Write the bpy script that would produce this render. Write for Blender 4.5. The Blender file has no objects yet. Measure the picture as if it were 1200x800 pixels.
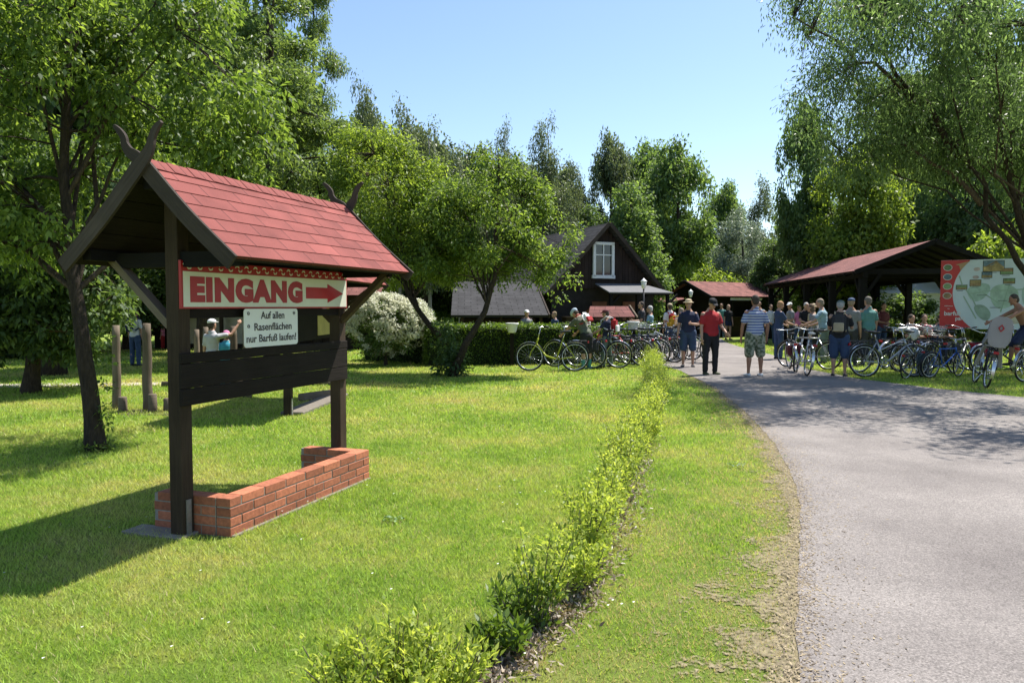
import bpy, bmesh, math, random
import numpy as np
from mathutils import Vector, Matrix, noise
R = math.radians
random.seed(7)
RNG = np.random.default_rng(7)
SC = bpy.context.scene
COL = SC.collection

# ------------------------------------------------------------------ camera, sky, sun, exposure
CAM_H, FPX, PITCH = 1.55, 880.0, R(2.67)
cd = bpy.data.cameras.new('camera'); cam = bpy.data.objects.new('camera', cd); COL.objects.link(cam)
cam.location = (0, 0, CAM_H); cam.rotation_euler = (R(90) - PITCH, 0, 0)
cd.sensor_width = 36; cd.lens = FPX / 1200 * 36; cd.clip_end = 1500; cd.clip_start = 0.05
SC.camera = cam
SUN = Vector((0.448, 0.325, 1.0)).normalized()
wd = bpy.data.worlds.new('World'); SC.world = wd; wd.use_nodes = True
nt = wd.node_tree; bg = nt.nodes['Background']
sky = nt.nodes.new('ShaderNodeTexSky'); sky.sky_type = 'NISHITA'; sky.sun_disc = False
sky.sun_elevation = math.asin(SUN.z); sky.sun_rotation = math.atan2(SUN.x, SUN.y)
sky.air_density = 1.0; sky.dust_density = 0.6; sky.ozone_density = 2.2; sky.altitude = 100
nt.links.new(sky.outputs[0], bg.inputs[0]); bg.inputs[1].default_value = 0.118
sl = bpy.data.lights.new('sun', 'SUN'); sl.energy = 5.0; sl.angle = R(0.53); sl.color = (1.0, 0.955, 0.88)
so = bpy.data.objects.new('sun', sl); COL.objects.link(so)
so.rotation_euler = SUN.to_track_quat('Z', 'Y').to_euler()
SC.view_settings.view_transform = 'Standard'; SC.view_settings.look = 'None'
SC.view_settings.exposure = 0.88; SC.view_settings.gamma = 1; SC.view_settings.use_curve_mapping = False
SC.render.engine = 'CYCLES'
SC.cycles.max_bounces = 6; SC.cycles.diffuse_bounces = 3; SC.cycles.glossy_bounces = 2
SC.cycles.transmission_bounces = 4; SC.cycles.transparent_max_bounces = 4
SC.cycles.use_denoising = True; SC.cycles.caustics_reflective = False; SC.cycles.caustics_refractive = False

# ------------------------------------------------------------------ helpers
def ray(x, y):
    a, b = (x - 600) / FPX, -(y - 400) / FPX
    return Vector((a, math.cos(PITCH) + b * math.sin(PITCH), -math.sin(PITCH) + b * math.cos(PITCH)))
def G(x, y, z=0.0):
    d = ray(x, y); k = (z - CAM_H) / d.z
    return Vector((d.x * k, d.y * k, z))
def P(x, y, Y):
    d = ray(x, y); k = Y / d.y
    return Vector((d.x * k, Y, CAM_H + d.z * k))

MATS = {}
def nodemat(name):
    m = bpy.data.materials.new(name); m.use_nodes = True
    t = m.node_tree; return m, t, t.nodes['Principled BSDF']
def node(t, typ, **kw):
    n = t.nodes.new(typ)
    for k, v in kw.items():
        if k.startswith('i_'):
            n.inputs[k[2:].replace('_', ' ')].default_value = v
        else: setattr(n, k, v)
    return n
def ramp(t, fac, stops):
    r = t.nodes.new('ShaderNodeValToRGB'); e = r.color_ramp.elements
    while len(e) < len(stops): e.new(0.5)
    for q, (p, c) in zip(e, stops):
        q.position = p; q.color = (*c, 1)
    t.links.new(fac, r.inputs[0]); return r.outputs[0]
def sc_(c, k): return tuple(min(1, x * k) for x in c)
def plain(name, col, rough=0.7, var=0.25, scale=8.0, bump=0.1, metal=0.0, spec=0.4, coords='Object', stretch=None, vary=True, bdist=0.01):
    """colour broken up by noise, per-piece variation from attribute v, bump"""
    if name in MATS: return MATS[name]
    m, t, b = nodemat(name)
    tc = node(t, 'ShaderNodeTexCoord'); mp = node(t, 'ShaderNodeMapping')
    if stretch: mp.inputs['Scale'].default_value = stretch
    t.links.new(tc.outputs[coords], mp.inputs[0])
    n1 = node(t, 'ShaderNodeTexNoise', i_Scale=scale, i_Detail=6.0, i_Roughness=0.65)
    t.links.new(mp.outputs[0], n1.inputs['Vector'])
    c = ramp(t, n1.outputs[0], [(0.25, sc_(col, 1 - var)), (0.75, sc_(col, 1 + var))])
    if vary:
        at = node(t, 'ShaderNodeAttribute', attribute_name='v')
        mr = node(t, 'ShaderNodeMapRange'); mr.inputs[3].default_value = 1 - var * .7; mr.inputs[4].default_value = 1 + var * .7
        t.links.new(at.outputs['Fac'], mr.inputs[0])
        mx = node(t, 'ShaderNodeVectorMath', operation='SCALE'); t.links.new(c, mx.inputs[0]); t.links.new(mr.outputs[0], mx.inputs['Scale'])
        c = mx.outputs[0]
    t.links.new(c, b.inputs['Base Color'])
    b.inputs['Roughness'].default_value = rough; b.inputs['Metallic'].default_value = metal
    b.inputs['Specular IOR Level'].default_value = spec
    if bump:
        bp = node(t, 'ShaderNodeBump', i_Strength=bump, i_Distance=bdist); t.links.new(n1.outputs[0], bp.inputs['Height'])
        t.links.new(bp.outputs[0], b.inputs['Normal'])
    MATS[name] = m; return m
def wood(name, col, var=0.4, rough=0.8):
    if name in MATS: return MATS[name]
    m, t, b = nodemat(name)
    uv = node(t, 'ShaderNodeTexCoord'); mp = node(t, 'ShaderNodeMapping'); mp.inputs['Scale'].default_value = (1.5, 26, 1)
    at = node(t, 'ShaderNodeAttribute', attribute_name='v')
    ad = node(t, 'ShaderNodeVectorMath', operation='ADD'); t.links.new(uv.outputs['UV'], ad.inputs[0])
    cm = node(t, 'ShaderNodeCombineXYZ'); mu = node(t, 'ShaderNodeMath', operation='MULTIPLY'); mu.inputs[1].default_value = 37
    t.links.new(at.outputs['Fac'], mu.inputs[0]); t.links.new(mu.outputs[0], cm.inputs[0]); t.links.new(mu.outputs[0], cm.inputs[1])
    t.links.new(cm.outputs[0], ad.inputs[1]); t.links.new(ad.outputs[0], mp.inputs[0])
    n1 = node(t, 'ShaderNodeTexNoise', i_Scale=2.0, i_Detail=8.0, i_Roughness=0.7, i_Distortion=0.6); t.links.new(mp.outputs[0], n1.inputs['Vector'])
    n2 = node(t, 'ShaderNodeTexNoise', i_Scale=2.3, i_Detail=4.0); t.links.new(ad.outputs[0], n2.inputs['Vector'])
    mm = node(t, 'ShaderNodeMath', operation='ADD'); t.links.new(n1.outputs[0], mm.inputs[0]); t.links.new(n2.outputs[0], mm.inputs[1])
    hf = node(t, 'ShaderNodeMath', operation='MULTIPLY'); hf.inputs[1].default_value = .5; t.links.new(mm.outputs[0], hf.inputs[0])
    c = ramp(t, hf.outputs[0], [(0.3, sc_(col, 1 - var)), (0.55, col), (0.72, sc_(col, 1 + var))])
    mr = node(t, 'ShaderNodeMapRange'); mr.inputs[3].default_value = .8; mr.inputs[4].default_value = 1.2; t.links.new(at.outputs['Fac'], mr.inputs[0])
    mx = node(t, 'ShaderNodeVectorMath', operation='SCALE'); t.links.new(c, mx.inputs[0]); t.links.new(mr.outputs[0], mx.inputs['Scale'])
    t.links.new(mx.outputs[0], b.inputs['Base Color']); b.inputs['Roughness'].default_value = rough
    b.inputs['Specular IOR Level'].default_value = .15
    bp = node(t, 'ShaderNodeBump', i_Strength=.6, i_Distance=.008); t.links.new(n1.outputs[0], bp.inputs['Height']); t.links.new(bp.outputs[0], b.inputs['Normal'])
    MATS[name] = m; return m
def leafmat(name, dark, light, trans=0.45, tcol=None, rough=0.45):
    m, t, b = nodemat(name)
    at = node(t, 'ShaderNodeAttribute', attribute_name='v')
    c = ramp(t, at.outputs['Fac'], [(0.0, dark), (0.6, tuple((p + q) / 2 for p, q in zip(dark, light))), (1.0, light)])
    t.links.new(c, b.inputs['Base Color']); b.inputs['Roughness'].default_value = rough; b.inputs['Specular IOR Level'].default_value = .35
    tr = node(t, 'ShaderNodeBsdfTranslucent')
    hs = node(t, 'ShaderNodeMix', data_type='RGBA', blend_type='MULTIPLY'); hs.inputs[0].default_value = 1
    t.links.new(c, hs.inputs[6]); hs.inputs[7].default_value = (*(tcol or (2.1, 2.0, .8)), 1)
    t.links.new(hs.outputs[2], tr.inputs[0])
    mx = node(t, 'ShaderNodeMixShader'); mx.inputs[0].default_value = trans
    t.links.new(b.outputs[0], mx.inputs[1]); t.links.new(tr.outputs[0], mx.inputs[2])
    t.links.new(mx.outputs[0], t.nodes['Material Output'].inputs[0])
    MATS[name] = m; return m

def tag(o, label=None, cat=None, group=None, kind=None):
    if label: o['label'] = label
    if cat: o['category'] = cat
    if group: o['group'] = group
    if kind: o['kind'] = kind
    return o
def empty(name, loc, rz=0, label=None, cat=None, group=None):
    o = bpy.data.objects.new(name, None); COL.objects.link(o); o.location = loc; o.rotation_euler = (0, 0, rz)
    o.empty_display_size = .1
    return tag(o, label, cat, group)
def link(name, me, mats, parent=None):
    o = bpy.data.objects.new(name, me); COL.objects.link(o)
    for m in (mats if isinstance(mats, (list, tuple)) else [mats]):
        me.materials.append(m)
    if parent: o.parent = parent
    return o
def copy_tree(o, parent=None):
    c = o.copy(); COL.objects.link(c); c.parent = parent
    for ch in list(o.children): copy_tree(ch, c)
    return c
def smooth(me): me.polygons.foreach_set('use_smooth', [True] * len(me.polygons))
def pymesh(name, V, F, uvs=None, rnd=None, sm=False, midx=None):
    """V (n,3), F list of tuples"""
    me = bpy.data.meshes.new(name); me.from_pydata([tuple(v) for v in V], [], F)
    if uvs is not None:
        ul = me.uv_layers.new(name='UVMap'); ul.data.foreach_set('uv', np.array([c for f in uvs for c in f], dtype=np.float32).ravel())
    if rnd is not None:
        a = me.attributes.new('v', 'FLOAT', 'FACE'); a.data.foreach_set('value', np.array(rnd, dtype=np.float32))
    if midx is not None: me.polygons.foreach_set('material_index', midx)
    if sm: smooth(me)
    me.update(); return me
def quadmesh(name, V, rnd):
    """V (n,4,3) array of separate quads -> mesh"""
    n = len(V); me = bpy.data.meshes.new(name)
    me.vertices.add(n * 4); me.vertices.foreach_set('co', V.reshape(-1).astype(np.float32))
    me.loops.add(n * 4); me.loops.foreach_set('vertex_index', np.arange(n * 4, dtype=np.int32))
    me.polygons.add(n); me.polygons.foreach_set('loop_start', np.arange(0, n * 4, 4, dtype=np.int32))
    me.update(calc_edges=True)
    a = me.attributes.new('v', 'FLOAT', 'FACE'); a.data.foreach_set('value', rnd.astype(np.float32)); return me
def trimesh(name, V, rnd):
    n = len(V); me = bpy.data.meshes.new(name)
    me.vertices.add(n * 3); me.vertices.foreach_set('co', V.reshape(-1).astype(np.float32))
    me.loops.add(n * 3); me.loops.foreach_set('vertex_index', np.arange(n * 3, dtype=np.int32))
    me.polygons.add(n); me.polygons.foreach_set('loop_start', np.arange(0, n * 3, 3, dtype=np.int32))
    me.update(calc_edges=True)
    a = me.attributes.new('v', 'FLOAT', 'FACE'); a.data.foreach_set('value', rnd.astype(np.float32)); return me

class MB:
    def __init__(s): s.V = []; s.F = []; s.U = []; s.r = []; s.sm = []
    def add(s, V, F, U=None, r=None, sm=False):
        o = len(s.V); s.V += [Vector(v) for v in V]
        r = random.random() if r is None else r
        for i, f in enumerate(F):
            s.F.append(tuple(o + k for k in f)); s.r.append(r); s.sm.append(sm)
            s.U.append(U[i] if U else [(s.V[o + k].x, s.V[o + k].z) for k in f])
    def box(s, c, d, rot=None, r=None, bev=0.0):
        """centre, full dims, rot Matrix 3x3; UV u runs along the longest axis, in metres"""
        c = Vector(c); d = Vector(d); bm = bmesh.new(); bmesh.ops.create_cube(bm, size=1)
        for v in bm.verts: v.co = Vector((v.co.x * d.x, v.co.y * d.y, v.co.z * d.z))
        if bev: bmesh.ops.bevel(bm, geom=list(bm.edges), offset=bev, segments=(3 if bev > .02 else 1), affect='EDGES')
        L = max(range(3), key=lambda i: d[i]); bm.verts.index_update()
        U = []; F = []
        for f in bm.faces:
            n = max(range(3), key=lambda i: abs(f.normal[i])); ax = [i for i in range(3) if i != n]
            if L in ax: ua = L; va = [i for i in ax if i != L][0]
            else: ua, va = ax
            U.append([(v.co[ua] + c[ua] * .37, v.co[va] + c[va]) for v in f.verts]); F.append([v.index for v in f.verts])
        V = [((rot @ v.co) if rot else v.co) + c for v in bm.verts]
        bm.free(); s.add(V, F, U, r)
    def bar(s, a, b, w, h, up=(0, 0, 1), r=None, bev=0.0):
        """square-section bar a->b; w across, h along up"""
        a = Vector(a); b = Vector(b); z = (b - a); L = z.length; z.normalize(); u = Vector(up)
        x = u.cross(z)
        if x.length < 1e-4: x = Vector((1, 0, 0)).cross(z)
        x.normalize(); y = z.cross(x)
        s.box((a + b) / 2, (w, h, L), Matrix((x, y, z)).transposed(), r, bev)
    def tube(s, pts, rad, seg=8, r=None, cap=True, flat=None):
        pts = [Vector(p) for p in pts]; n = len(pts)
        rad = [rad] * n if isinstance(rad, (int, float)) else rad
        V = []; F = []; U = []; t0 = None; L = 0
        for i, p in enumerate(pts):
            t = (pts[min(i + 1, n - 1)] - pts[max(i - 1, 0)]).normalized()
            if t0 is None:
                x = t.orthogonal().normalized()
            else:
                x = (x - t * x.dot(t)).normalized()
            t0 = t; y = t.cross(x)
            for k in range(seg):
                a = 2 * math.pi * k / seg; V.append(p + (x * math.cos(a) + y * math.sin(a)) * rad[i])
        for i in range(n - 1):
            l2 = L + (pts[i + 1] - pts[i]).length
            for k in range(seg):
                k2 = (k + 1) % seg
                F.append((i * seg + k, i * seg + k2, (i + 1) * seg + k2, (i + 1) * seg + k))
                U.append([(L, k / seg * .3), (L, (k + 1) / seg * .3), (l2, (k + 1) / seg * .3), (l2, k / seg * .3)])
            L = l2
        if cap:
            F.append(tuple(range(seg))[::-1]); U.append([(0, 0)] * seg); F.append(tuple((n - 1) * seg + k for k in range(seg))); U.append([(0, 0)] * seg)
        s.add(V, F, U, r, True)
    def ring(s, c, R0, rt, axis, seg=40, ts=6, r=None):
        """torus"""
        c = Vector(c); ax = Vector(axis).normalized(); x = ax.orthogonal().normalized(); y = ax.cross(x); V = []; F = []
        for i in range(seg):
            a = 2 * math.pi * i / seg; d = x * math.cos(a) + y * math.sin(a)
            for k in range(ts):
                b = 2 * math.pi * k / ts; V.append(c + d * (R0 + rt * math.cos(b)) + ax * rt * math.sin(b))
        for i in range(seg):
            for k in range(ts):
                i2 = (i + 1) % seg; k2 = (k + 1) % ts; F.append((i * ts + k, i2 * ts + k, i2 * ts + k2, i * ts + k2))
        s.add(V, F, None, r, True)
    def ball(s, c, rad, sub=2, r=None, jit=0.0):
        bm = bmesh.new(); bmesh.ops.create_icosphere(bm, subdivisions=sub, radius=1)
        rad = Vector((rad,) * 3) if isinstance(rad, (int, float)) else Vector(rad); bm.verts.index_update()
        V = []
        for v in bm.verts:
            k = 1 + (noise.noise(v.co * 2 + Vector(c)) * jit if jit else 0)
            V.append(Vector((v.co.x * rad.x, v.co.y * rad.y, v.co.z * rad.z)) * k + Vector(c))
        F = [[v.index for v in f.verts] for f in bm.faces]; bm.free(); s.add(V, F, None, r, True)
    def lathe(s, c, prof, seg=20, r=None):
        c = Vector(c); V = []; F = []; n = len(prof)
        for i, (rr, z) in enumerate(prof):
            for k in range(seg):
                a = 2 * math.pi * k / seg; V.append(c + Vector((rr * math.cos(a), rr * math.sin(a), z)))
        for i in range(n - 1):
            for k in range(seg):
                k2 = (k + 1) % seg; F.append((i * seg + k, i * seg + k2, (i + 1) * seg + k2, (i + 1) * seg + k))
        F.append(tuple(range(seg))[::-1]); F.append(tuple((n - 1) * seg + k for k in range(seg)))
        s.add(V, F, None, r, True)
    def prism(s, poly, origin, ex, ey, ez, th, r=None):
        """poly in (ex,ey) plane, extruded th along ez (centred at 0..th)"""
        o = Vector(origin); ex = Vector(ex); ey = Vector(ey); ez = Vector(ez); n = len(poly)
        if ex.cross(ey).dot(ez) * sum(poly[i][0] * poly[(i + 1) % n][1] - poly[(i + 1) % n][0] * poly[i][1] for i in range(n)) < 0: poly = poly[::-1]
        V = [o + ex * a + ey * b for a, b in poly] + [o + ex * a + ey * b + ez * th for a, b in poly]
        F = [tuple(range(n))[::-1], tuple(range(n, 2 * n))] + [(i, (i + 1) % n, n + (i + 1) % n, n + i) for i in range(n)]
        U = [[poly[k] for k in range(n)][::-1], list(poly)] + [[(0, 0), (.1, 0), (.1, th), (0, th)]] * n
        s.add(V, F, U, r)
    def strip(s, pts, hw, origin, ex, ey, ez, th, r=None):
        """curved board: centre line pts in (ex,ey), half widths hw, thickness th along ez, with UV along its length"""
        o = Vector(origin); ex = Vector(ex); ey = Vector(ey); ez = Vector(ez); n = len(pts); V = []; Ls = [0]
        for i in range(n):
            a = Vector(pts[max(i - 1, 0)]); b = Vector(pts[min(i + 1, n - 1)]); t = (b - a).normalized(); q = Vector((-t.y, t.x)) * hw[i]
            for sg in (-1, 1):
                for e in (0, th):
                    u = Vector(pts[i]) + q * sg; V.append(o + ex * u.x + ey * u.y + ez * e)
            if i: Ls.append(Ls[-1] + (Vector(pts[i]) - Vector(pts[i - 1])).length)
        F = []; U = []
        for i in range(n - 1):
            a = 4 * i; b = a + 4
            for (p, q, w0, w1) in ((0, 1, 0, .03), (1, 3, 0, .1), (3, 2, 0, .03), (2, 0, 0, .1)):
                F.append((a + p, b + p, b + q, a + q)); U.append([(Ls[i], w0), (Ls[i + 1], w0), (Ls[i + 1], w1), (Ls[i], w1)])
        F.append((0, 1, 3, 2)); U.append([(0, 0)] * 4); e = 4 * (n - 1); F.append((e, e + 2, e + 3, e + 1)); U.append([(0, 0)] * 4)
        s.add(V, F, U, r)
    def slab(s, a, b, c, d, th, r=None):
        """roof plane a,b (lower edge) c,d (upper edge) counter-clockwise from outside; UV metres u along edge, v up slope"""
        a, b, c, d = map(Vector, (a, b, c, d)); n = (b - a).cross(d - a).normalized(); w = (b - a).length; h = (d - a).length
        V = [a, b, c, d] + [p - n * th for p in (a, b, c, d)]
        F = [(0, 1, 2, 3), (7, 6, 5, 4), (0, 4, 5, 1), (1, 5, 6, 2), (2, 6, 7, 3), (3, 7, 4, 0)]
        uu = [(0, 0), (w, 0), (w, h), (0, h)]
        U = [uu, uu[::-1]] + [[(0, 0), (0, .005), (w, .005), (w, 0)]] * 4
        s.add(V, F, U, r)
    def mesh(s, name): 
        me = pymesh(name, s.V, s.F, s.U, s.r); me.polygons.foreach_set('use_smooth', s.sm)
        bm = bmesh.new(); bm.from_mesh(me); bmesh.ops.recalc_face_normals(bm, faces=bm.faces); bm.to_mesh(me); bm.free()
        return me
    def build(s, name, mat, parent=None): return link(name, s.mesh(name), mat, parent)

def text_mesh(txt, size, ex=0.002, xs=1.0, bold=0.0, align='CENTER', space=1.0):
    cu = bpy.data.curves.new('lettering', 'FONT'); cu.body = txt; cu.size = size; cu.extrude = ex; cu.offset = bold
    cu.align_x = align; cu.align_y = 'CENTER'; cu.space_character = space; cu.resolution_u = 4
    o = bpy.data.objects.new('lettering', cu); COL.objects.link(o)
    dg = bpy.context.evaluated_depsgraph_get(); me = bpy.data.meshes.new_from_object(o.evaluated_get(dg))
    bpy.data.objects.remove(o); me.transform(Matrix.Diagonal((xs, 1, 1, 1))); me.materials.clear(); return me
def on_face(me, origin, ex, ey):
    ex = Vector(ex).normalized(); ey = Vector(ey).normalized(); ez = ex.cross(ey)
    M = Matrix((ex, ey, ez)).transposed().to_4x4(); M.translation = Vector(origin); me.transform(M); return me

# ------------------------------------------------------------------ materials
def col255(r, g, b, k=1.0):
    f = lambda c: ((c / 255 + .055) / 1.055) ** 2.4 if c > 10 else c / 255 / 12.92
    return (f(r) * k, f(g) * k, f(b) * k)
M_darkwood = wood('dark_stained_wood', (0.016, 0.012, 0.010), .5)
M_barge = wood('weathered_dark_wood', (0.058, 0.045, 0.036), .55)
M_post = wood('weathered_brown_wood', (0.058, 0.040, 0.027), .6)
M_gray = wood('grey_weathered_wood', (0.17, 0.135, 0.10), .5)
M_black = wood('blackened_wood', (0.009, 0.008, 0.0075), .4)
M_housewood = wood('dark_brown_boarding', (0.034, 0.023, 0.019), .5)
M_white = plain('white_enamel', (0.72, 0.73, 0.70), .35, .06, 5, .0)
M_cream = plain('cream_signboard', (0.68, 0.68, 0.57), .45, .08, 6, .0)
M_red = plain('red_sign_paint', (0.38, 0.012, 0.016), .4, .15, 9, .0)
M_redboard = plain('red_billboard_print', (0.50, 0.03, 0.025), .4, .1, 4, .0)
M_ink = plain('dark_ink', (0.03, 0.02, 0.025), .5, .1, 9, .0)
M_metal = plain('galvanised_metal', (0.42, 0.42, 0.40), .45, .2, 30, .1, metal=.7)
M_steel = plain('chromed_steel', (0.60, 0.60, 0.60), .25, .1, 20, .0, metal=.95)
M_concrete = plain('old_concrete', (0.22, 0.19, 0.155), .9, .3, 14, .4)
M_tyre = plain('tyre_rubber', (0.018, 0.018, 0.018), .75, .2, 30, .1)
M_blackp = plain('black_plastic', (0.02, 0.02, 0.022), .45, .2, 20, .05)
M_glass = plain('dark_window_glass', (0.012, 0.016, 0.02), .08, .3, 3, .0, spec=.8)
M_curtain = plain('white_curtain', (0.6, 0.6, 0.58), .9, .1, 8, .1)
M_dark = plain('dark_interior', (0.02, 0.017, 0.015), .9, .4, 4, .1)  # near-black stands in for the shade of the open porch and kiosk
M_soil = plain('bare_soil', (0.075, 0.052, 0.035), .95, .4, 18, .6, bdist=.03)
M_bark = plain('rough_bark', (0.066, 0.046, 0.031), .95, .75, 9, 1.0, stretch=(3.4, 3.4, .9), bdist=.08)
M_bark2 = plain('grey_bark', (0.10, 0.088, 0.072), .95, .5, 7, .8, stretch=(3, 3, .6), bdist=.04)
M_birch = plain('pale_birch_bark', (0.40, 0.37, 0.33), .8, .5, 4, .4, stretch=(1, 1, 4), bdist=.02)

def shingle_mat(name, col, bw, bh, mortar=(.03, .012, .012), msize=.006, rough=.9):
    m, t, b = nodemat(name)
    tc = node(t, 'ShaderNodeTexCoord')
    br = node(t, 'ShaderNodeTexBrick', offset=.5); br.inputs['Scale'].default_value = 1
    br.inputs['Brick Width'].default_value = bw; br.inputs['Row Height'].default_value = bh
    br.inputs['Mortar Size'].default_value = msize; br.inputs['Mortar Smooth'].default_value = .1; br.inputs['Bias'].default_value = 0
    br.inputs['Color1'].default_value = (*sc_(col, .86), 1); br.inputs['Color2'].default_value = (*sc_(col, 1.14), 1); br.inputs['Mortar'].default_value = (*mortar, 1)
    t.links.new(tc.outputs['UV'], br.inputs['Vector'])
    n1 = node(t, 'ShaderNodeTexNoise', i_Scale=260.0, i_Detail=3.0); t.links.new(tc.outputs['UV'], n1.inputs['Vector'])
    n2 = node(t, 'ShaderNodeTexNoise', i_Scale=2.2, i_Detail=5.0); t.links.new(tc.outputs['UV'], n2.inputs['Vector'])
    a1 = node(t, 'ShaderNodeMath', operation='ADD'); t.links.new(n1.outputs[0], a1.inputs[0]); t.links.new(n2.outputs[0], a1.inputs[1])
    k = node(t, 'ShaderNodeMapRange'); k.inputs[1].default_value = .6; k.inputs[2].default_value = 1.4; k.inputs[3].default_value = .45; k.inputs[4].default_value = 1.55
    t.links.new(a1.outputs[0], k.inputs[0])
    mx = node(t, 'ShaderNodeVectorMath', operation='SCALE'); t.links.new(br.outputs[0], mx.inputs[0]); t.links.new(k.outputs[0], mx.inputs['Scale'])
    t.links.new(mx.outputs[0], b.inputs['Base Color']); b.inputs['Roughness'].default_value = rough; b.inputs['Specular IOR Level'].default_value = .25
    bp = node(t, 'ShaderNodeBump', i_Strength=.5, i_Distance=.004); t.links.new(br.outputs['Fac'], bp.inputs['Height']); bp.invert = True
    bq = node(t, 'ShaderNodeBump', i_Strength=.35, i_Distance=.002); t.links.new(n1.outputs[0], bq.inputs['Height']); t.links.new(bp.outputs[0], bq.inputs['Normal'])
    t.links.new(bq.outputs[0], b.inputs['Normal']); return m
RED = (0.225, 0.066, 0.056)
M_shingle = shingle_mat('red_bitumen_shingles', RED, .34, 50.0, msize=.0035)
M_shingle_far = shingle_mat('red_shingles_weathered', (0.190, 0.078, 0.068), .45, .2, msize=.008)
M_grayroof = shingle_mat('grey_shingle_roofing', (0.044, 0.043, 0.045), .5, .2, mortar=(.02, .02, .02), msize=.02)

# ------------------------------------------------------------------ ground, path
PL = [(942, 830), (936, 760), (934, 700), (938, 640), (938, 590), (926, 552), (905, 516), (872, 482), (836, 453), (800, 436), (770, 426), (752, 416), (752, 404)]
PR = [(846, 397), (850, 401), (868, 407), (905, 416), (948, 433), (1005, 444), (1100, 456), (1200, 466)]
left = [G(x, y) for x, y in PL]; right = [G(x, y) for x, y in PR]
pl2 = []
for a, b in zip(left, left[1:]):
    n = max(1, int((b - a).length / .05))
    for i in range(n): pl2.append(a.lerp(b, i / n))
pl2.append(left[-1])
for _ in range(40): pl2 = [pl2[0]] + [(pl2[i - 1] + pl2[i] * 2 + pl2[i + 1]) / 4 for i in range(1, len(pl2) - 1)] + [pl2[-1]]
def jit_edge(p, amp, sc): 
    return p + Vector((noise.noise(p * sc) * amp + noise.noise(p * sc * 4.3) * amp * .45, 0, 0))
edge = [jit_edge(p, .022, 2.7) for p in pl2]
back = [Vector((edge[0].x, -6, 0))]
right = right + [Vector((14.0, 12.5, 0)), Vector((24, 10, 0)), Vector((24, -6, 0))]
path_poly = back + edge + right
poly_np = np.array([(p.x, p.y) for p in path_poly])
def inside(px, py, poly=poly_np):
    c = np.zeros(px.shape, bool); n = len(poly)
    for i in range(n):
        x1, y1 = poly[i]; x2, y2 = poly[(i + 1) % n]
        if y1 == y2: continue
        m = (y1 > py) != (y2 > py); xi = (x2 - x1) * (py - y1) / (y2 - y1) + x1
        c ^= m & (px < xi)
    return c
def sheet(name, pts, z, mat):
    from mathutils.geometry import tessellate_polygon
    tris = tessellate_polygon([[Vector((p.x, p.y, 0)) for p in pts]])
    me = pymesh(name, [(p.x, p.y, z) for p in pts], [tuple(t) for t in tris])
    bm = bmesh.new(); bm.from_mesh(me); bmesh.ops.recalc_face_normals(bm, faces=bm.faces)
    if sum(f.normal.z for f in bm.faces) < 0: bmesh.ops.reverse_faces(bm, faces=bm.faces)
    bm.to_mesh(me); bm.free(); o = link(name, me, mat); o['kind'] = 'structure'; return o

def grass_colour(t, vec, k=1.0, light=True):
    """lawn colour by place: green with yellower worn patches; shared by soil sheet and blades"""
    a = node(t, 'ShaderNodeTexNoise', i_Scale=.55, i_Detail=5.0, i_Roughness=.6); t.links.new(vec, a.inputs['Vector'])
    b = node(t, 'ShaderNodeTexNoise', i_Scale=5.0, i_Detail=4.0, i_Roughness=.7); t.links.new(vec, b.inputs['Vector'])
    s = node(t, 'ShaderNodeMath', operation='MULTIPLY_ADD'); s.inputs[1].default_value = .45; t.links.new(b.outputs[0], s.inputs[0]); t.links.new(a.outputs[0], s.inputs[2])
    return ramp(t, s.outputs[0], [(0.50, sc_((0.118, 0.198, 0.028), k)), (0.68, sc_((0.200, 0.282, 0.046), k)), (0.88, sc_((0.31, 0.315, 0.095), k)), (.97, sc_((.32, .27, .10), k))])
m, t, b = nodemat('lawn_turf'); M_lawn = m
geo = node(t, 'ShaderNodeNewGeometry'); c = grass_colour(t, geo.outputs['Position'], .95)
n3 = node(t, 'ShaderNodeTexNoise', i_Scale=70.0, i_Detail=5.0, i_Roughness=.8); t.links.new(geo.outputs['Position'], n3.inputs['Vector'])
k3 = node(t, 'ShaderNodeMapRange'); k3.inputs[1].default_value = .3; k3.inputs[2].default_value = .7; k3.inputs[3].default_value = .45; k3.inputs[4].default_value = 1.45; t.links.new(n3.outputs[0], k3.inputs[0])
mx = node(t, 'ShaderNodeVectorMath', operation='SCALE'); t.links.new(c, mx.inputs[0]); t.links.new(k3.outputs[0], mx.inputs['Scale'])
t.links.new(mx.outputs[0], b.inputs['Base Color']); b.inputs['Roughness'].default_value = .95; b.inputs['Specular IOR Level'].default_value = .1
bp = node(t, 'ShaderNodeBump', i_Strength=.9, i_Distance=.03); t.links.new(n3.outputs[0], bp.inputs['Height']); t.links.new(bp.outputs[0], b.inputs['Normal'])
S = 400
lawn = link('lawn', pymesh('lawn', [(-S, -S, 0), (S, -S, 0), (S, S, 0), (-S, S, 0)], [(0, 1, 2, 3)]), M_lawn); lawn['kind'] = 'structure'

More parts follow.
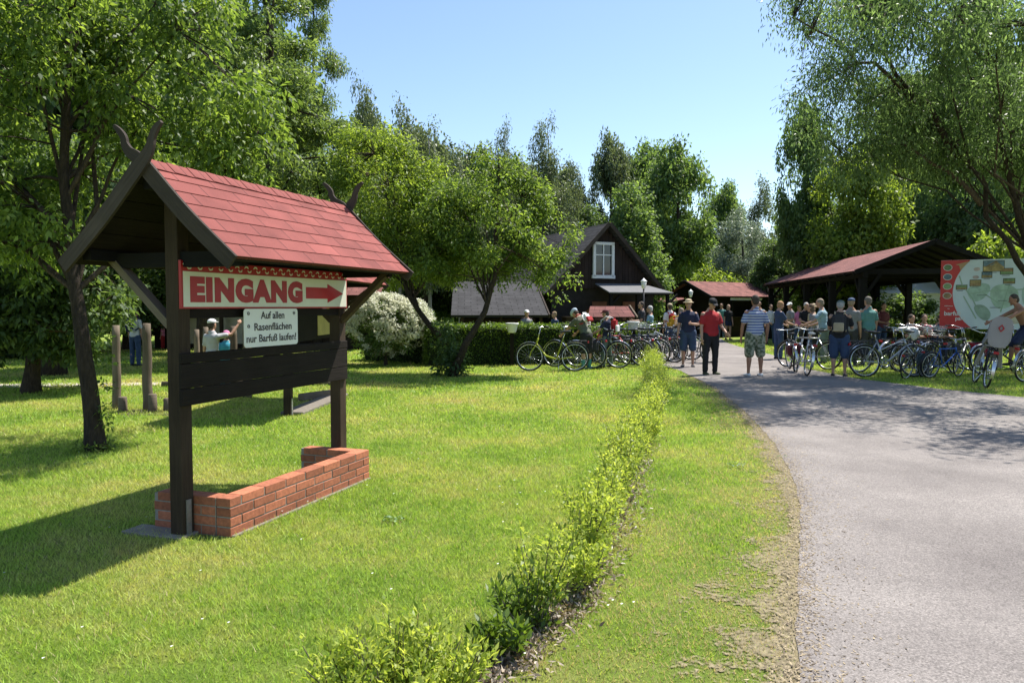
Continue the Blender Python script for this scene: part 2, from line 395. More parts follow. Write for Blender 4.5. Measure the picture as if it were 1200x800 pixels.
m, t, b = nodemat('worn_asphalt'); M_asphalt = m
geo = node(t, 'ShaderNodeNewGeometry')
n1 = node(t, 'ShaderNodeTexNoise', i_Scale=.8, i_Detail=5.0, i_Roughness=.6); t.links.new(geo.outputs['Position'], n1.inputs['Vector'])
n2 = node(t, 'ShaderNodeTexNoise', i_Scale=95.0, i_Detail=4.0, i_Roughness=.75); t.links.new(geo.outputs['Position'], n2.inputs['Vector'])
vo = node(t, 'ShaderNodeTexVoronoi', i_Scale=110.0); t.links.new(geo.outputs['Position'], vo.inputs['Vector'])
c1 = ramp(t, n1.outputs[0], [(.3, (.140, .123, .114)), (.7, (.235, .210, .192))])
k = node(t, 'ShaderNodeMapRange'); k.inputs[1].default_value = .32; k.inputs[2].default_value = .68; k.inputs[3].default_value = .62; k.inputs[4].default_value = 1.38; t.links.new(n2.outputs[0], k.inputs[0])
k2 = node(t, 'ShaderNodeMapRange'); k2.inputs[3].default_value = .75; k2.inputs[4].default_value = 1.3
sep = node(t, 'ShaderNodeSeparateColor'); t.links.new(vo.outputs['Color'], sep.inputs[0]); t.links.new(sep.outputs[0], k2.inputs[0])
km = node(t, 'ShaderNodeMath', operation='MULTIPLY'); t.links.new(k.outputs[0], km.inputs[0]); t.links.new(k2.outputs[0], km.inputs[1])
mx = node(t, 'ShaderNodeVectorMath', operation='SCALE'); t.links.new(c1, mx.inputs[0]); t.links.new(km.outputs[0], mx.inputs['Scale'])
t.links.new(mx.outputs[0], b.inputs['Base Color']); b.inputs['Roughness'].default_value = .85; b.inputs['Specular IOR Level'].default_value = .3
bp = node(t, 'ShaderNodeBump', i_Strength=.7, i_Distance=.006); t.links.new(n2.outputs[0], bp.inputs['Height']); t.links.new(bp.outputs[0], b.inputs['Normal'])
sheet('path', path_poly, .012, M_asphalt)
m, t, b = nodemat('dry_verge'); M_verge = m   # soil and straw that breaks up into the lawn
geo = node(t, 'ShaderNodeNewGeometry'); n1 = node(t, 'ShaderNodeTexNoise', i_Scale=34.0, i_Detail=6.0, i_Roughness=.75); t.links.new(geo.outputs['Position'], n1.inputs['Vector'])
n2 = node(t, 'ShaderNodeTexNoise', i_Scale=3.2, i_Detail=4.0, i_Roughness=.6); t.links.new(geo.outputs['Position'], n2.inputs['Vector'])
t.links.new(ramp(t, n1.outputs[0], [(.3, (.075, .06, .036)), (.5, (.17, .14, .078)), (.7, (.30, .25, .14))]), b.inputs['Base Color']); b.inputs['Roughness'].default_value = .95
at = node(t, 'ShaderNodeAttribute', attribute_name='w')
s1 = node(t, 'ShaderNodeMath', operation='MULTIPLY_ADD'); s1.inputs[1].default_value = 1.5; s1.inputs[2].default_value = -.75; t.links.new(n1.outputs[0], s1.inputs[0])
s2 = node(t, 'ShaderNodeMath', operation='MULTIPLY_ADD'); s2.inputs[1].default_value = 1.6; s2.inputs[2].default_value = -.8; t.links.new(n2.outputs[0], s2.inputs[0])
s3 = node(t, 'ShaderNodeMath', operation='ADD'); t.links.new(s1.outputs[0], s3.inputs[0]); t.links.new(s2.outputs[0], s3.inputs[1])
s4 = node(t, 'ShaderNodeMath', operation='ADD'); t.links.new(s3.outputs[0], s4.inputs[0]); t.links.new(at.outputs['Fac'], s4.inputs[1])
mr = node(t, 'ShaderNodeMapRange'); mr.inputs[1].default_value = .36; mr.inputs[2].default_value = .50; t.links.new(s4.outputs[0], mr.inputs[0])
tp_ = node(t, 'ShaderNodeBsdfTransparent'); ms = node(t, 'ShaderNodeMixShader'); t.links.new(mr.outputs[0], ms.inputs[0]); t.links.new(tp_.outputs[0], ms.inputs[1]); t.links.new(b.outputs[0], ms.inputs[2]); t.links.new(ms.outputs[0], t.nodes['Material Output'].inputs[0])
E_ = [p for p in edge if p.y < 17]; offs = [.08, 0, -.12, -.3, -.55, -.9]; ww_ = [1.0, .9, .42, .24, .06, -.2]
me = pymesh('path_verge', [(p.x + o_, p.y, .006) for o_ in offs for p in E_], [(k * len(E_) + i, k * len(E_) + i + 1, (k + 1) * len(E_) + i + 1, (k + 1) * len(E_) + i) for k in range(len(offs) - 1) for i in range(len(E_) - 1)])
a_ = me.attributes.new('w', 'FLOAT', 'POINT'); a_.data.foreach_set('value', [w_ + (.12 if p.y < 5 else 0) - max(0, (p.y - 9) * .05) for w_ in ww_ for p in E_])
tag(link('path_verge', me, M_verge), kind='structure')

def crumbs():
    g = np.random.default_rng(17); out = []; E = [p for p in edge if 1.5 < p.y < 15]
    for i in range(8500):
        p = E[int(g.random() ** 1.3 * (len(E) - 1))]; d = g.normal(-.01, .07) if g.random() < .75 else abs(g.normal(0, .22)); out.append((p.x + d, p.y + g.uniform(-.03, .03), .014))
    C = np.array(out); n = len(C); a = g.uniform(0, 6.28, n); L = g.uniform(.003, .018, n); W = g.uniform(.0015, .005, n); V = np.zeros((n, 4, 3))
    dx, dy = np.cos(a), np.sin(a)
    for k, (u, v) in enumerate(((-1, 0), (0, -1), (1, 0), (0, 1))): V[:, k, 0] = C[:, 0] + dx * L * u - dy * W * v; V[:, k, 1] = C[:, 1] + dy * L * u + dx * W * v; V[:, k, 2] = C[:, 2] + (.004 if k == 2 else 0)
    m_, t_, b_ = nodemat('dry_crumbs'); at = node(t_, 'ShaderNodeAttribute', attribute_name='v'); t_.links.new(ramp(t_, at.outputs['Fac'], [(0, (.07, .05, .035)), (1, (.40, .32, .2))]), b_.inputs['Base Color']); b_.inputs['Roughness'].default_value = .9
    tag(link('debris', quadmesh('debris', V, g.random(n)), m_), 'dry crumbs and straw scattered over the edge of the asphalt', 'debris', kind='stuff')
# crumbs() is called once quadmesh and edge exist
# ------------------------------------------------------------------ grass blades (one mass nobody could count)
SHP0 = Vector((-2.235, 5.03)); SU = Vector((.327, .945)); SN = Vector((.945, -.327))
def grass():
    N = []
    def batch(y0, y1, dens, h, w, xr=0.72):
        area = (y1 - y0) * (xr * (y0 + y1) + 2.0); n = int(area * dens)
        y = RNG.uniform(y0, y1, n); x = RNG.uniform(-1, 1, n) * (xr * y + 1.0)
        ok = ~inside(x, y)
        # planter inside and post base stay free of blades
        s_ = (x - SHP0.x) * SU.x + (y - SHP0.y) * SU.y; t_ = (x - SHP0.x) * SN.x + (y - SHP0.y) * SN.y
        ok &= ~((s_ > .0) & (s_ < 1.92) & (t_ > .17) & (t_ < .36)) & ~((s_ > .0) & (s_ < .16) & (t_ > -.36) & (t_ < .36)) & ~((s_ > 1.75) & (s_ < 1.92) & (t_ > -.36) & (t_ < .36))
        x, y = x[ok], y[ok]; N.append((x, y, np.full(len(x), h), np.full(len(x), w)))
    batch(1.6, 3.2, 7000, .030, .0044); batch(3.2, 4.5, 8500, .030, .0048); batch(4.5, 6.5, 6200, .033, .0056); batch(6.5, 9, 3200, .038, .007)
    batch(9, 13, 1500, .042, .011); batch(13, 20, 480, .045, .018); batch(20, 34, 130, .055, .03)
    x = np.concatenate([a[0] for a in N]); y = np.concatenate([a[1] for a in N]); h = np.concatenate([a[2] for a in N]); w = np.concatenate([a[3] for a in N])
    ex = np.interp(y, [p.y for p in edge], [p.x for p in edge]); d = ex - x   # distance from the path's left edge
    n = len(x)
    vn = np.array([noise.noise(Vector((a * .9, b * .9, 0))) for a, b in zip(x, y)]) + np.array([noise.noise(Vector((a * 5, b * 5, 3))) for a, b in zip(x, y)]) * .6
    dry = np.clip(1.05 - d / (.42 + .7 * np.clip(vn + .25, 0, 1)), 0, 1) * (d > 0) * (y < 17)
    # the strip between the young hedge and the path is drier
    strawy = (d > -.03) & (d < .30)
    dry = np.maximum(dry, np.clip(.50 + vn * 1.1, 0, .85) * (d > 0) * np.clip(1.5 - d / 1.1, 0, 1) * np.clip((8.5 - y) / 3.5, 0, 1))
    keep = RNG.random(n) > dry * .30
    x, y, h, w, dry, vn = (a[keep] for a in (x, y, h, w, dry, vn)); n = len(x)
    h = h * RNG.uniform(.45, 1.25, n) * (1 - .45 * dry) * (1 + .25 * vn); w = w * RNG.uniform(.7, 1.4, n)
    a = RNG.uniform(0, 2 * np.pi, n); b = RNG.uniform(0, 2 * np.pi, n); lean = RNG.uniform(.2, 1.15, n) * h
    V = np.zeros((n, 3, 3)); dx = np.cos(a) * w / 2; dy = np.sin(a) * w / 2
    V[:, 0, 0] = x - dx; V[:, 0, 1] = y - dy; V[:, 1, 0] = x + dx; V[:, 1, 1] = y + dy
    V[:, 2, 0] = x + np.cos(b) * lean; V[:, 2, 1] = y + np.sin(b) * lean; V[:, 2, 2] = h; V[:, :2, 2] = .0
    rnd = np.clip(RNG.normal(.40, .2, n), 0, .68) ; rnd = np.where(RNG.random(n) < dry * .82 + .05, RNG.uniform(.78, 1, n), rnd)
    me = trimesh('grass', V, rnd)
    m, t, b_ = nodemat('grass_blades')
    geo = node(t, 'ShaderNodeNewGeometry'); c = grass_colour(t, geo.outputs['Position'], 1.35)
    at = node(t, 'ShaderNodeAttribute', attribute_name='v')
    k = node(t, 'ShaderNodeMapRange'); k.inputs[2].default_value = .7; k.inputs[3].default_value = .55; k.inputs[4].default_value = 1.5; t.links.new(at.outputs['Fac'], k.inputs[0])
    mx = node(t, 'ShaderNodeVectorMath', operation='SCALE'); t.links.new(c, mx.inputs[0]); t.links.new(k.outputs[0], mx.inputs['Scale'])
    gt = node(t, 'ShaderNodeMath', operation='GREATER_THAN'); gt.inputs[1].default_value = .72; t.links.new(at.outputs['Fac'], gt.inputs[0])
    dm = node(t, 'ShaderNodeMix', data_type='RGBA'); t.links.new(gt.outputs[0], dm.inputs[0]); t.links.new(mx.outputs[0], dm.inputs[6]); dm.inputs[7].default_value = (.48, .40, .22, 1)
    t.links.new(dm.outputs[2], b_.inputs['Base Color']); b_.inputs['Roughness'].default_value = .5; b_.inputs['Specular IOR Level'].default_value = .3
    tr = node(t, 'ShaderNodeBsdfTranslucent'); hs = node(t, 'ShaderNodeMix', data_type='RGBA', blend_type='MULTIPLY'); hs.inputs[0].default_value = 1
    t.links.new(dm.outputs[2], hs.inputs[6]); hs.inputs[7].default_value = (1.5, 1.45, .9, 1); t.links.new(hs.outputs[2], tr.inputs[0])
    ms = node(t, 'ShaderNodeMixShader'); ms.inputs[0].default_value = .42; t.links.new(b_.outputs[0], ms.inputs[1]); t.links.new(tr.outputs[0], ms.inputs[2])
    t.links.new(ms.outputs[0], t.nodes['Material Output'].inputs[0])
    o = link('grass', me, m); tag(o, 'short mown grass of the lawn, dry along the asphalt', 'grass', kind='stuff')
grass()
crumbs()
def lawn_weeds():
    g = np.random.default_rng(19); Q = []; v = []
    for i in range(8):
        y = 4.8 + g.random() ** 1.6 * 11; x = g.uniform(-.72, .45) * y
        if inside(np.array([x]), np.array([y]))[0]: continue
        r = g.uniform(.04, .10); n = int(g.uniform(14, 60) * r / .1)
        for k in range(n):
            a = g.uniform(0, 6.28); q = g.random() ** .5 * r; c = np.array([x + math.cos(a) * q, y + math.sin(a) * q, g.uniform(.022, .036)]); L = g.uniform(.007, .013); b = g.uniform(0, 6.28); t = g.normal(0, .25, 2)
            for j in range(4):
                pass
            e1 = np.array([math.cos(b), math.sin(b), t[0]]) * L; e2 = np.array([-math.sin(b), math.cos(b), t[1]]) * L; Q.append([c - e1, c - e2, c + e1, c + e2]); v.append(g.uniform(0, .7))
    for i in range(150):
        y = 3 + g.random() * 14; x = g.uniform(-.7, .2) * y; c = np.array([x, y, .04]); L = .008
        Q.append([c - [L, 0, 0], c - [0, L, 0], c + [L, 0, .003], c + [0, L, 0]]); v.append(1.0)
    m_, t_, b_ = nodemat('clover_and_daisies'); at = node(t_, 'ShaderNodeAttribute', attribute_name='v'); t_.links.new(ramp(t_, at.outputs['Fac'], [(0, (.05, .12, .03)), (.7, (.12, .20, .05)), (.9, (.7, .7, .65)), (1, (.75, .75, .7))]), b_.inputs['Base Color']); b_.inputs['Roughness'].default_value = .6
    tag(link('clover', quadmesh('clover', np.array(Q), np.array(v)), m_), 'clover patches and a few tiny daisies in the lawn', 'clover', kind='stuff')
lawn_weeds()

# ------------------------------------------------------------------ shelters (entrance sign and the one behind)
def roof_side(rt, sg, s0, s1, hw, zr, ze, rows=7):
    """one slope as overlapping shingle courses"""
    mb = MB(); sl_ = Vector((0, -sg * hw, ze - zr)); L = sl_.length; d = sl_.normalized(); up = Vector((0, -sg * d.z * -1, 0))
    nrm = Vector((0, -sg * (zr - ze), hw)).normalized()
    ap = Vector((0, 0, zr))
    mb.slab(*( [ap + Vector((s0, 0, 0)) + sl_, ap + Vector((s1, 0, 0)) + sl_, ap + Vector((s1, 0, 0)), ap + Vector((s0, 0, 0))] if sg > 0 else [ap + Vector((s1, 0, 0)) + sl_, ap + Vector((s0, 0, 0)) + sl_, ap + Vector((s0, 0, 0)), ap + Vector((s1, 0, 0))]), .02, .5)
    h = (L - .03) / rows
    for k in range(rows):
        lo = ap + d * (L + .012 - k * h); hi = ap + d * max(0.0, (L - (k + 1) * h - .03))
        a = lo + nrm * .010; c_ = hi + nrm * .003; off = (k % 2) * .17 + k * .003
        x0, x1 = s0 - .008, s1 + .008
        V = [Vector((x0, 0, 0)) + a, Vector((x1, 0, 0)) + a, Vector((x1, 0, 0)) + c_, Vector((x0, 0, 0)) + c_]
        V += [p - nrm * .007 for p in V]
        F = [(0, 1, 2, 3), (4, 5, 1, 0), (1, 5, 6, 2), (7, 4, 0, 3), (7, 6, 5, 4)]
        w = x1 - x0; hh = (a - c_).length; U = [[(off, 1 + k), (off + w, 1 + k), (off + w, 1 + k + hh), (off, 1 + k + hh)]] + [[(.1, 1), (.11, 1), (.11, 1.01), (.1, 1.01)]] * 4
        mb.add(V, F, U, random.random())
    return mb
def shelter(name, base, rz, label, cat, Ls=1.95, hw=.65, zr=2.465, ze=1.86, over=(.25, .13), first=True):
    root = empty(name, base, rz, label, cat)
    for s in (0, Ls):
        mb = MB(); mb.box((s, 0, 1.12), (.105, .105, 2.24), bev=.004)
        p = mb.build('post', M_post, root)
        mb = MB(); mb.box((s + .0, -.0565, .115), (.045, .006, .27)); mb.box((s - .0, -.061, .18), (.016, .006, .016)); mb.box((s, -.061, .08), (.016, .006, .016))
        mb.build('post_anchor', M_metal, root)
    s0, s1 = -over[0], Ls + over[1]
    r = MB()
    for sg in (1, -1):
        q = roof_side(root, sg, s0, s1, hw, zr, ze)
        o = len(r.V); r.V += q.V; r.F += [tuple(o + k for k in f) for f in q.F]; r.U += q.U; r.r += q.r; r.sm += q.sm
    # ridge cap tabs
    nseg = int((s1 - s0) / .17)
    for i in range(nseg):
        a = s0 + i * (s1 - s0) / nseg - .006; b = s0 + (i + 1) * (s1 - s0) / nseg + .012
        for sg in (1, -1):
            n_ = Vector((0, -sg * (zr - ze), hw)).normalized(); dd = Vector((0, -sg * hw, ze - zr)).normalized()
            A = Vector((0, 0, zr + .018)) ; B = A + dd * .10
            lift = Vector((0, 0, .006))
            V = [Vector((a, 0, 0)) + B + lift, Vector((b, 0, 0)) + B, Vector((b, 0, 0)) + A, Vector((a, 0, 0)) + A + lift]; V += [p - n_ * .006 for p in V]
            r.add(V, [(0, 1, 2, 3), (4, 5, 1, 0), (1, 5, 6, 2), (7, 4, 0, 3), (7, 6, 5, 4)], [[(.05, 9), (.28, 9), (.28, 9.1), (.05, 9.1)]] + [[(.1, 9), (.11, 9), (.11, 9.01), (.1, 9.01)]] * 4)
    rf = r.build('roof', M_shingle, root)
    # underside boarding
    u = MB(); nb = 6
    for sg in (1, -1):
        d = Vector((0, -sg * hw, ze - zr)); L = d.length; d.normalize(); n_ = Vector((0, -sg * (zr - ze), hw)).normalized()
        for k in range(nb):
            c0 = Vector(((s0 + s1) / 2, 0, zr)) + d * (L * (k + .5) / nb) - n_ * .034
            u.box(c0, (s1 - s0 - .01, L / nb - .006, .02), Matrix((Vector((1, 0, 0)), d * -sg, n_)).transposed() if sg > 0 else Matrix((Vector((1, 0, 0)), d, n_)).transposed())
    u.build('roof_boarding', M_darkwood, root)
    # bargeboards with curled horns, crossing at the apex
    for (s, fr) in ((s0 - .03, 1), (s1 + .006, 0)):
        for sg in (1, -1):
            mb = MB(); e = s + (0 if (sg < 0) else (-.023 if fr else .023)) + (0)
            cy = lambda t: (-sg * t)
            # this board climbs from the eave on side -sg*... to a horn on the other side
            k = 1.0 if fr else .95
            pts = [(-hw - .02, ze - .045), (-hw * .5, (zr + ze) / 2 - .05), (-.03, zr - .055), (.05, zr + .025), (.085, zr + .08), (.10, zr + .135), (.13, zr + .185), (.175, zr + .225)]
            hws = [.05, .05, .05, .04, .030, .024, .021, .010]
            if sg < 0:
                pts = pts[:4] + [(.105, zr + .06), (.14, zr + .11), (.15, zr + .155), (.185, zr + .20), (.225, zr + .235)]; hws = hws[:4] + [.032, .025, .022, .018, .009]
            # refine
            P2 = []; H2 = []
            for i in range(len(pts) - 1):
                for q in range(4):
                    f = q / 4; p0 = Vector(pts[max(i - 1, 0)]); p1 = Vector(pts[i]); p2 = Vector(pts[i + 1]); p3 = Vector(pts[min(i + 2, len(pts) - 1)])
                    P2.append(.5 * ((2 * p1) + (p2 - p0) * f + (2 * p0 - 5 * p1 + 4 * p2 - p3) * f * f + (-p0 + 3 * p1 - 3 * p2 + p3) * f ** 3)); H2.append(hws[i] * (1 - f) + hws[i + 1] * f)
            P2.append(Vector(pts[-1])); H2.append(hws[-1])
            mb.strip([(p.x, p.y) for p in P2], H2, (e, 0, 0), (0, -sg, 0), (0, 0, 1), (1, 0, 0), .022)
            mb.build('bargeboard', M_barge, root)
    # beams: purlin, tie beams, rafters' feet, braces
    mb = MB(); mb.bar((s0 + .02, 0, zr - .12), (s1 - .02, 0, zr - .12), .08, .1)
    for yy in (-hw + .12, hw - .12): mb.bar((s0 + .02, yy, ze + .03), (s1 - .02, yy, ze + .03), .07, .07)
    for s in (0, Ls): mb.bar((s, -hw + .1, ze + .0), (s, hw - .1, ze + .0), .06, .10)
    mb.build('beam', M_black, root)
    for s in (0, Ls):
        for sg in (1, -1):
            if first and s == 0 and sg == -1: continue
            mb = MB(); mb.bar((s, sg * .05, ze - .44), (s, sg * (hw - .10), ze + .02), .05, .075, up=(1, 0, 0))
            mb.build('brace', M_gray if (sg > 0 and s == 0) else M_post, root)
    return root
rz1 = math.atan2(SU.y, SU.x)
sh = shelter('sign_shelter', (SHP0.x, SHP0.y, 0), rz1, 'nearest timber shelter with red shingle roof, horned gables and the EINGANG sign', 'sign shelter')
# lower board of three planks
zb0, zb1 = .885, 1.24; yb = -.0665
for k, (a, b) in enumerate(((0, .33), (.33, .80), (.80, 1))):
    mb = MB(); z0 = zb0 + (zb1 - zb0) * a + .002; z1 = zb0 + (zb1 - zb0) * b - .002
    mb.box((.96, yb - .001 * k, (z0 + z1) / 2), (2.05, .026, z1 - z0), bev=.003); mb.build('board', M_darkwood, sh)
# entrance sign
sg_ = MB(); X0, X1, Z0, Z1 = -.05, 1.99, 1.535, 1.855
sg_.box(((X0 + X1) / 2, -.067, (Z0 + Z1) / 2), (X1 - X0, .02, Z1 - Z0)); panel = sg_.build('sign_panel', M_red, sh)
fb = MB(); fb.box(((X0 + X1) / 2, -.0795, Z0 + .012 + .118), (X1 - X0 - .03, .003, .236)); fb.build('sign_field', M_cream, panel)
fz = MB(); n = 20
for i in range(n):
    cx = X0 + .05 + (X1 - X0 - .1) * i / (n - 1); zz = Z1 - .034
    for (dx, dz, s_) in ((-.012, .013, 1), (.022, -.013, -1)):
        fz.strip([(cx + dx - .022, zz + dz - .006 * s_), (cx + dx - .006, zz + dz + .007 * s_), (cx + dx + .012, zz + dz + .004 * s_), (cx + dx + .02, zz + dz - .008 * s_)], [.003, .0055, .0055, .002], (0, -.0815, 0), (1, 0, 0), (0, 0, 1), (0, 1, 0), .003)
fz.build('sign_frieze', M_cream, panel)
tm = text_mesh('EINGANG', .255, .0012, .80, .0185, 'CENTER', 1.16)
xs_ = [v.co.x for v in tm.vertices]; ys_ = [v.co.y for v in tm.vertices]
kx = 1.27 / (max(xs_) - min(xs_)); ky = .178 / (max(ys_) - min(ys_))
tm.transform(Matrix.Diagonal((kx, ky, 1, 1))); xs_ = [v.co.x for v in tm.vertices]; ys_ = [v.co.y for v in tm.vertices]
on_face(tm, (X0 + .075 - min(xs_), -.0825, Z0 + .13 - (min(ys_) + max(ys_)) / 2), (1, 0, 0), (0, 0, 1)); link('lettering', tm, M_red, panel)
ar = MB(); ax0, ax1 = 1.345, 1.915; zc = Z0 + .128
ar.prism([(ax0, zc - .048), (1.665, zc - .048), (1.665, zc - .082), (ax1, zc), (1.665, zc + .082), (1.665, zc + .048), (ax0, zc + .048)], (0, -.0835, 0), (1, 0, 0), (0, 0, 1), (0, 1, 0), .003)
ar.build('arrow', M_red, panel)
# small notice, rounded corners
def rrect(x0, x1, z0, z1, r, n=5):
    o = []
    for cx, cz, a0 in ((x1 - r, z0 + r, -90), (x1 - r, z1 - r, 0), (x0 + r, z1 - r, 90), (x0 + r, z0 + r, 180)):
        for i in range(n + 1):
            a = R(a0 + 90 * i / n); o.append((cx + r * math.cos(a), cz + r * math.sin(a)))
    return o
nx0, nx1, nz0, nz1 = .545, 1.205, 1.245, 1.532
nb = MB(); nb.prism(rrect(nx0, nx1, nz0, nz1, .025), (0, -.094, 0), (1, 0, 0), (0, 0, 1), (0, 1, 0), .004); notice = nb.build('notice_plate', M_white, sh)
for i, (txt, w_) in enumerate((('Auf allen', .29), ('Rasenflächen', .46), ('nur Barfuß laufen!', .61))):
    tm = text_mesh(txt, .085, .0006, 1, .0014); xs_ = [v.co.x for v in tm.vertices]; tm.transform(Matrix.Diagonal((w_ / (max(xs_) - min(xs_)), .92, 1, 1)))
    on_face(tm, ((nx0 + nx1) / 2 + (.01, .015, 0)[i], -.0955, nz1 - .052 - i * .087), (1, 0, 0), (0, 0, 1)); link('lettering', tm, M_ink, notice)
for (a, b) in ((.05, .035), (.61, .035), (.05, .13)):
    q = MB(); q.ring((nx0 + a, -.0955, nz1 - b), .012, .0022, (0, 1, 0), 16, 5); q.box((nx0 + a, -.096, nz1 - b), (.016, .003, .006)); q.build('screw', M_ink, notice)
# posts for small boards behind sign: cross rail above the small notice
q = MB(); q.bar((.0, -.03, 1.5), (1.95, -.03, 1.5), .03, .06); q.bar((.86, -.078, 1.30), (.86, -.078, 1.53), .03, .015); q.build('rail', M_darkwood, sh)

# brick planter
M_brick = plain('red_clinker_brick', (0.35, 0.120, 0.062), .85, .38, 35, .35, bdist=.004)
M_mortar = plain('grey_mortar', (0.26, 0.235, 0.20), .95, .2, 40, .5, vary=False)
pl = empty('brick_planter', (SHP0.x, SHP0.y, 0), rz1, 'low red brick planter wall around the feet of the EINGANG sign', 'planter')
bk = MB(); mo = MB(); bl, bh_, bd, jo = .240, .058, .115, .009
def course_wall(a, b, z, off, along):
    """bricks between a and b (scalar) at course z; along: function(mid, length)->centre,dims"""
    p = a - off
    while p < b - .01:
        x0, x1 = max(p, a), min(p + bl, b)
        if x1 - x0 > .03:
            c, d = along((x0 + x1) / 2, x1 - x0); d = Vector(d)
            j = random.uniform(-.0015, .0015); bk.box((c[0], c[1] + j, z + bh_ / 2), (d.x, d.y, bh_), bev=.003, r=random.random())
        p += bl + jo
wx0, wx1 = .06, 1.90; wy0, wy1 = -.345, .30     # local y: -.345 is the front (camera right) face
for k in range(4):
    z = .004 + k * (bh_ + jo); off = 0 if k % 2 == 0 else .125
    course_wall(wx0, wx1, z, off, lambda m_, l: ((m_, wy0 + bd / 2), (l, bd, 1)))
    course_wall(wy0 + bd + jo, wy1, z, .125 - off, lambda m_, l: ((wx0 + bd / 2, m_), (bd, l, 1)))
    course_wall(wy0 + bd + jo, wy1, z, .125 - off, lambda m_, l: ((wx1 - bd / 2, m_), (bd, l, 1)))
bk.build('brickwork', M_brick, pl)
top = 4 * (bh_ + jo) - .012
mo.box(((wx0 + wx1) / 2, wy0 + bd / 2, top / 2), (wx1 - wx0 - .008, bd - .008, top)); mo.build('mortar', M_mortar, pl)
m2 = MB(); m2.box((wx0 + bd / 2, (wy0 + bd + wy1) / 2, top / 2 - .001), (bd - .008, wy1 - wy0 - bd - .008, top)); m2.box((wx1 - bd / 2, (wy0 + bd + wy1) / 2, top / 2 - .001), (bd - .008, wy1 - wy0 - bd - .008, top)); m2.build('mortar', M_mortar, pl)
q = MB(); q.box((-.02, .17, .006), (.19, .5, .028), bev=.004); q.build('footing', M_concrete, pl)
q = MB(); q.box(((wx0 + wx1) / 2, wy0 - .01, .004), (wx1 - wx0 - .02, .03, .018), bev=.004); q.build('footing', M_concrete, pl)

# shelter behind with the yellow board
b2 = G(338, 487); axis2 = math.atan2(.985, .06)
sh2 = shelter('notice_shelter', (b2.x, b2.y, 0), axis2, 'second red roofed timber shelter with yellow board, behind the EINGANG sign', 'sign shelter', Ls=2.5, hw=.78, zr=2.62, ze=1.93, over=(.25, .25), first=False)
q = MB(); q.box((1.25, -.07, 1.35), (2.4, .03, .62)); q.build('board', M_darkwood, sh2)
q = MB(); q.box((1.62, -.092, 1.36), (1.1, .008, .52)); q.build('yellow_panel', plain('yellowed_board', (.36, .29, .10), .7, .2, 6, .1), sh2)
q = MB(); q.box((1.2, -.03, .02), (2.3, .34, .06), bev=.01); q.build('footing', M_concrete, sh2)
lg = MB(); a = G(352, 470); lg.bar((a.x, a.y, .06), (a.x + .55, a.y + .75, .07), .16, .12, bev=.02); tag(lg.build('timber_beam', M_gray), 'weathered grey timber lying on the lawn beside the second shelter', 'timber')

# ------------------------------------------------------------------ foliage and trees
def leaf_cloud(C, per, spread, L, W, droop=.25, seed=1, flat=.8, tone=0.0, out=None, vsp=.30):
    """C (n,3) clump centres -> quads (leaves) around them. out: crown centre for outward growing leaves"""
    g = np.random.default_rng(seed); n = len(C) * per
    c = np.repeat(C, per, axis=0); tn = np.repeat(g.normal(0, .10, len(C)), per)
    o = g.normal(0, 1, (n, 3)); o /= np.linalg.norm(o, axis=1)[:, None]; o *= (g.random(n) ** .5)[:, None] * spread; o[:, 2] *= flat
    p = c + o
    d = o / (spread + 1e-6) + g.normal(0, .55, (n, 3)); d[:, 2] -= droop * 2; d /= np.linalg.norm(d, axis=1)[:, None]
    nn = g.normal(0, .5, (n, 3)); nn[:, 2] += .9; s = np.cross(d, nn); s /= np.linalg.norm(s, axis=1)[:, None] + 1e-9
    nrm = np.cross(s, d)
    l = L * g.uniform(.65, 1.25, n)[:, None]; w = W * g.uniform(.7, 1.2, n)[:, None]
    V = np.empty((n, 4, 3)); V[:, 0] = p; V[:, 1] = p + d * l * .45 + s * w * .5 + nrm * l * .05; V[:, 2] = p + d * l - nrm * l * .12; V[:, 3] = p + d * l * .45 - s * w * .5 + nrm * l * .05
    v = np.clip(g.normal(.42 + tone, vsp, n) + tn, 0, 1); return V, v
def crown_points(ells, n, seed=1, gap=.0, gs=1.0, shell=.35):
    g = np.random.default_rng(seed); out = []
    vol = np.array([e[3] * e[4] * e[5] for e in ells]); vol = vol / vol.sum()
    while len(out) < n:
        e = ells[g.choice(len(ells), p=vol)]; d = g.normal(0, 1, 3); d /= np.linalg.norm(d); r = (shell + (1 - shell) * g.random()) ** .6
        p = np.array(e[:3]) + d * r * np.array(e[3:6])
        if noise.noise(Vector(p) * gs + Vector((seed, 0, 0))) < gap: continue
        if p[2] < .05: continue
        out.append(p)
    return np.array(out)
def curve_pts(a, b, sag=.0, k=6, jit=.05):
    a = Vector(a); b = Vector(b); L = (b - a).length; ph = random.random() * 9
    return [a.lerp(b, i / k) + Vector((0, 0, sag * L * math.sin(math.pi * i / k))) + noise.noise_vector(a.lerp(b, i / k) * 1.3 + Vector((ph, 0, 0))) * jit * L * math.sin(math.pi * i / k) for i in range(k + 1)]
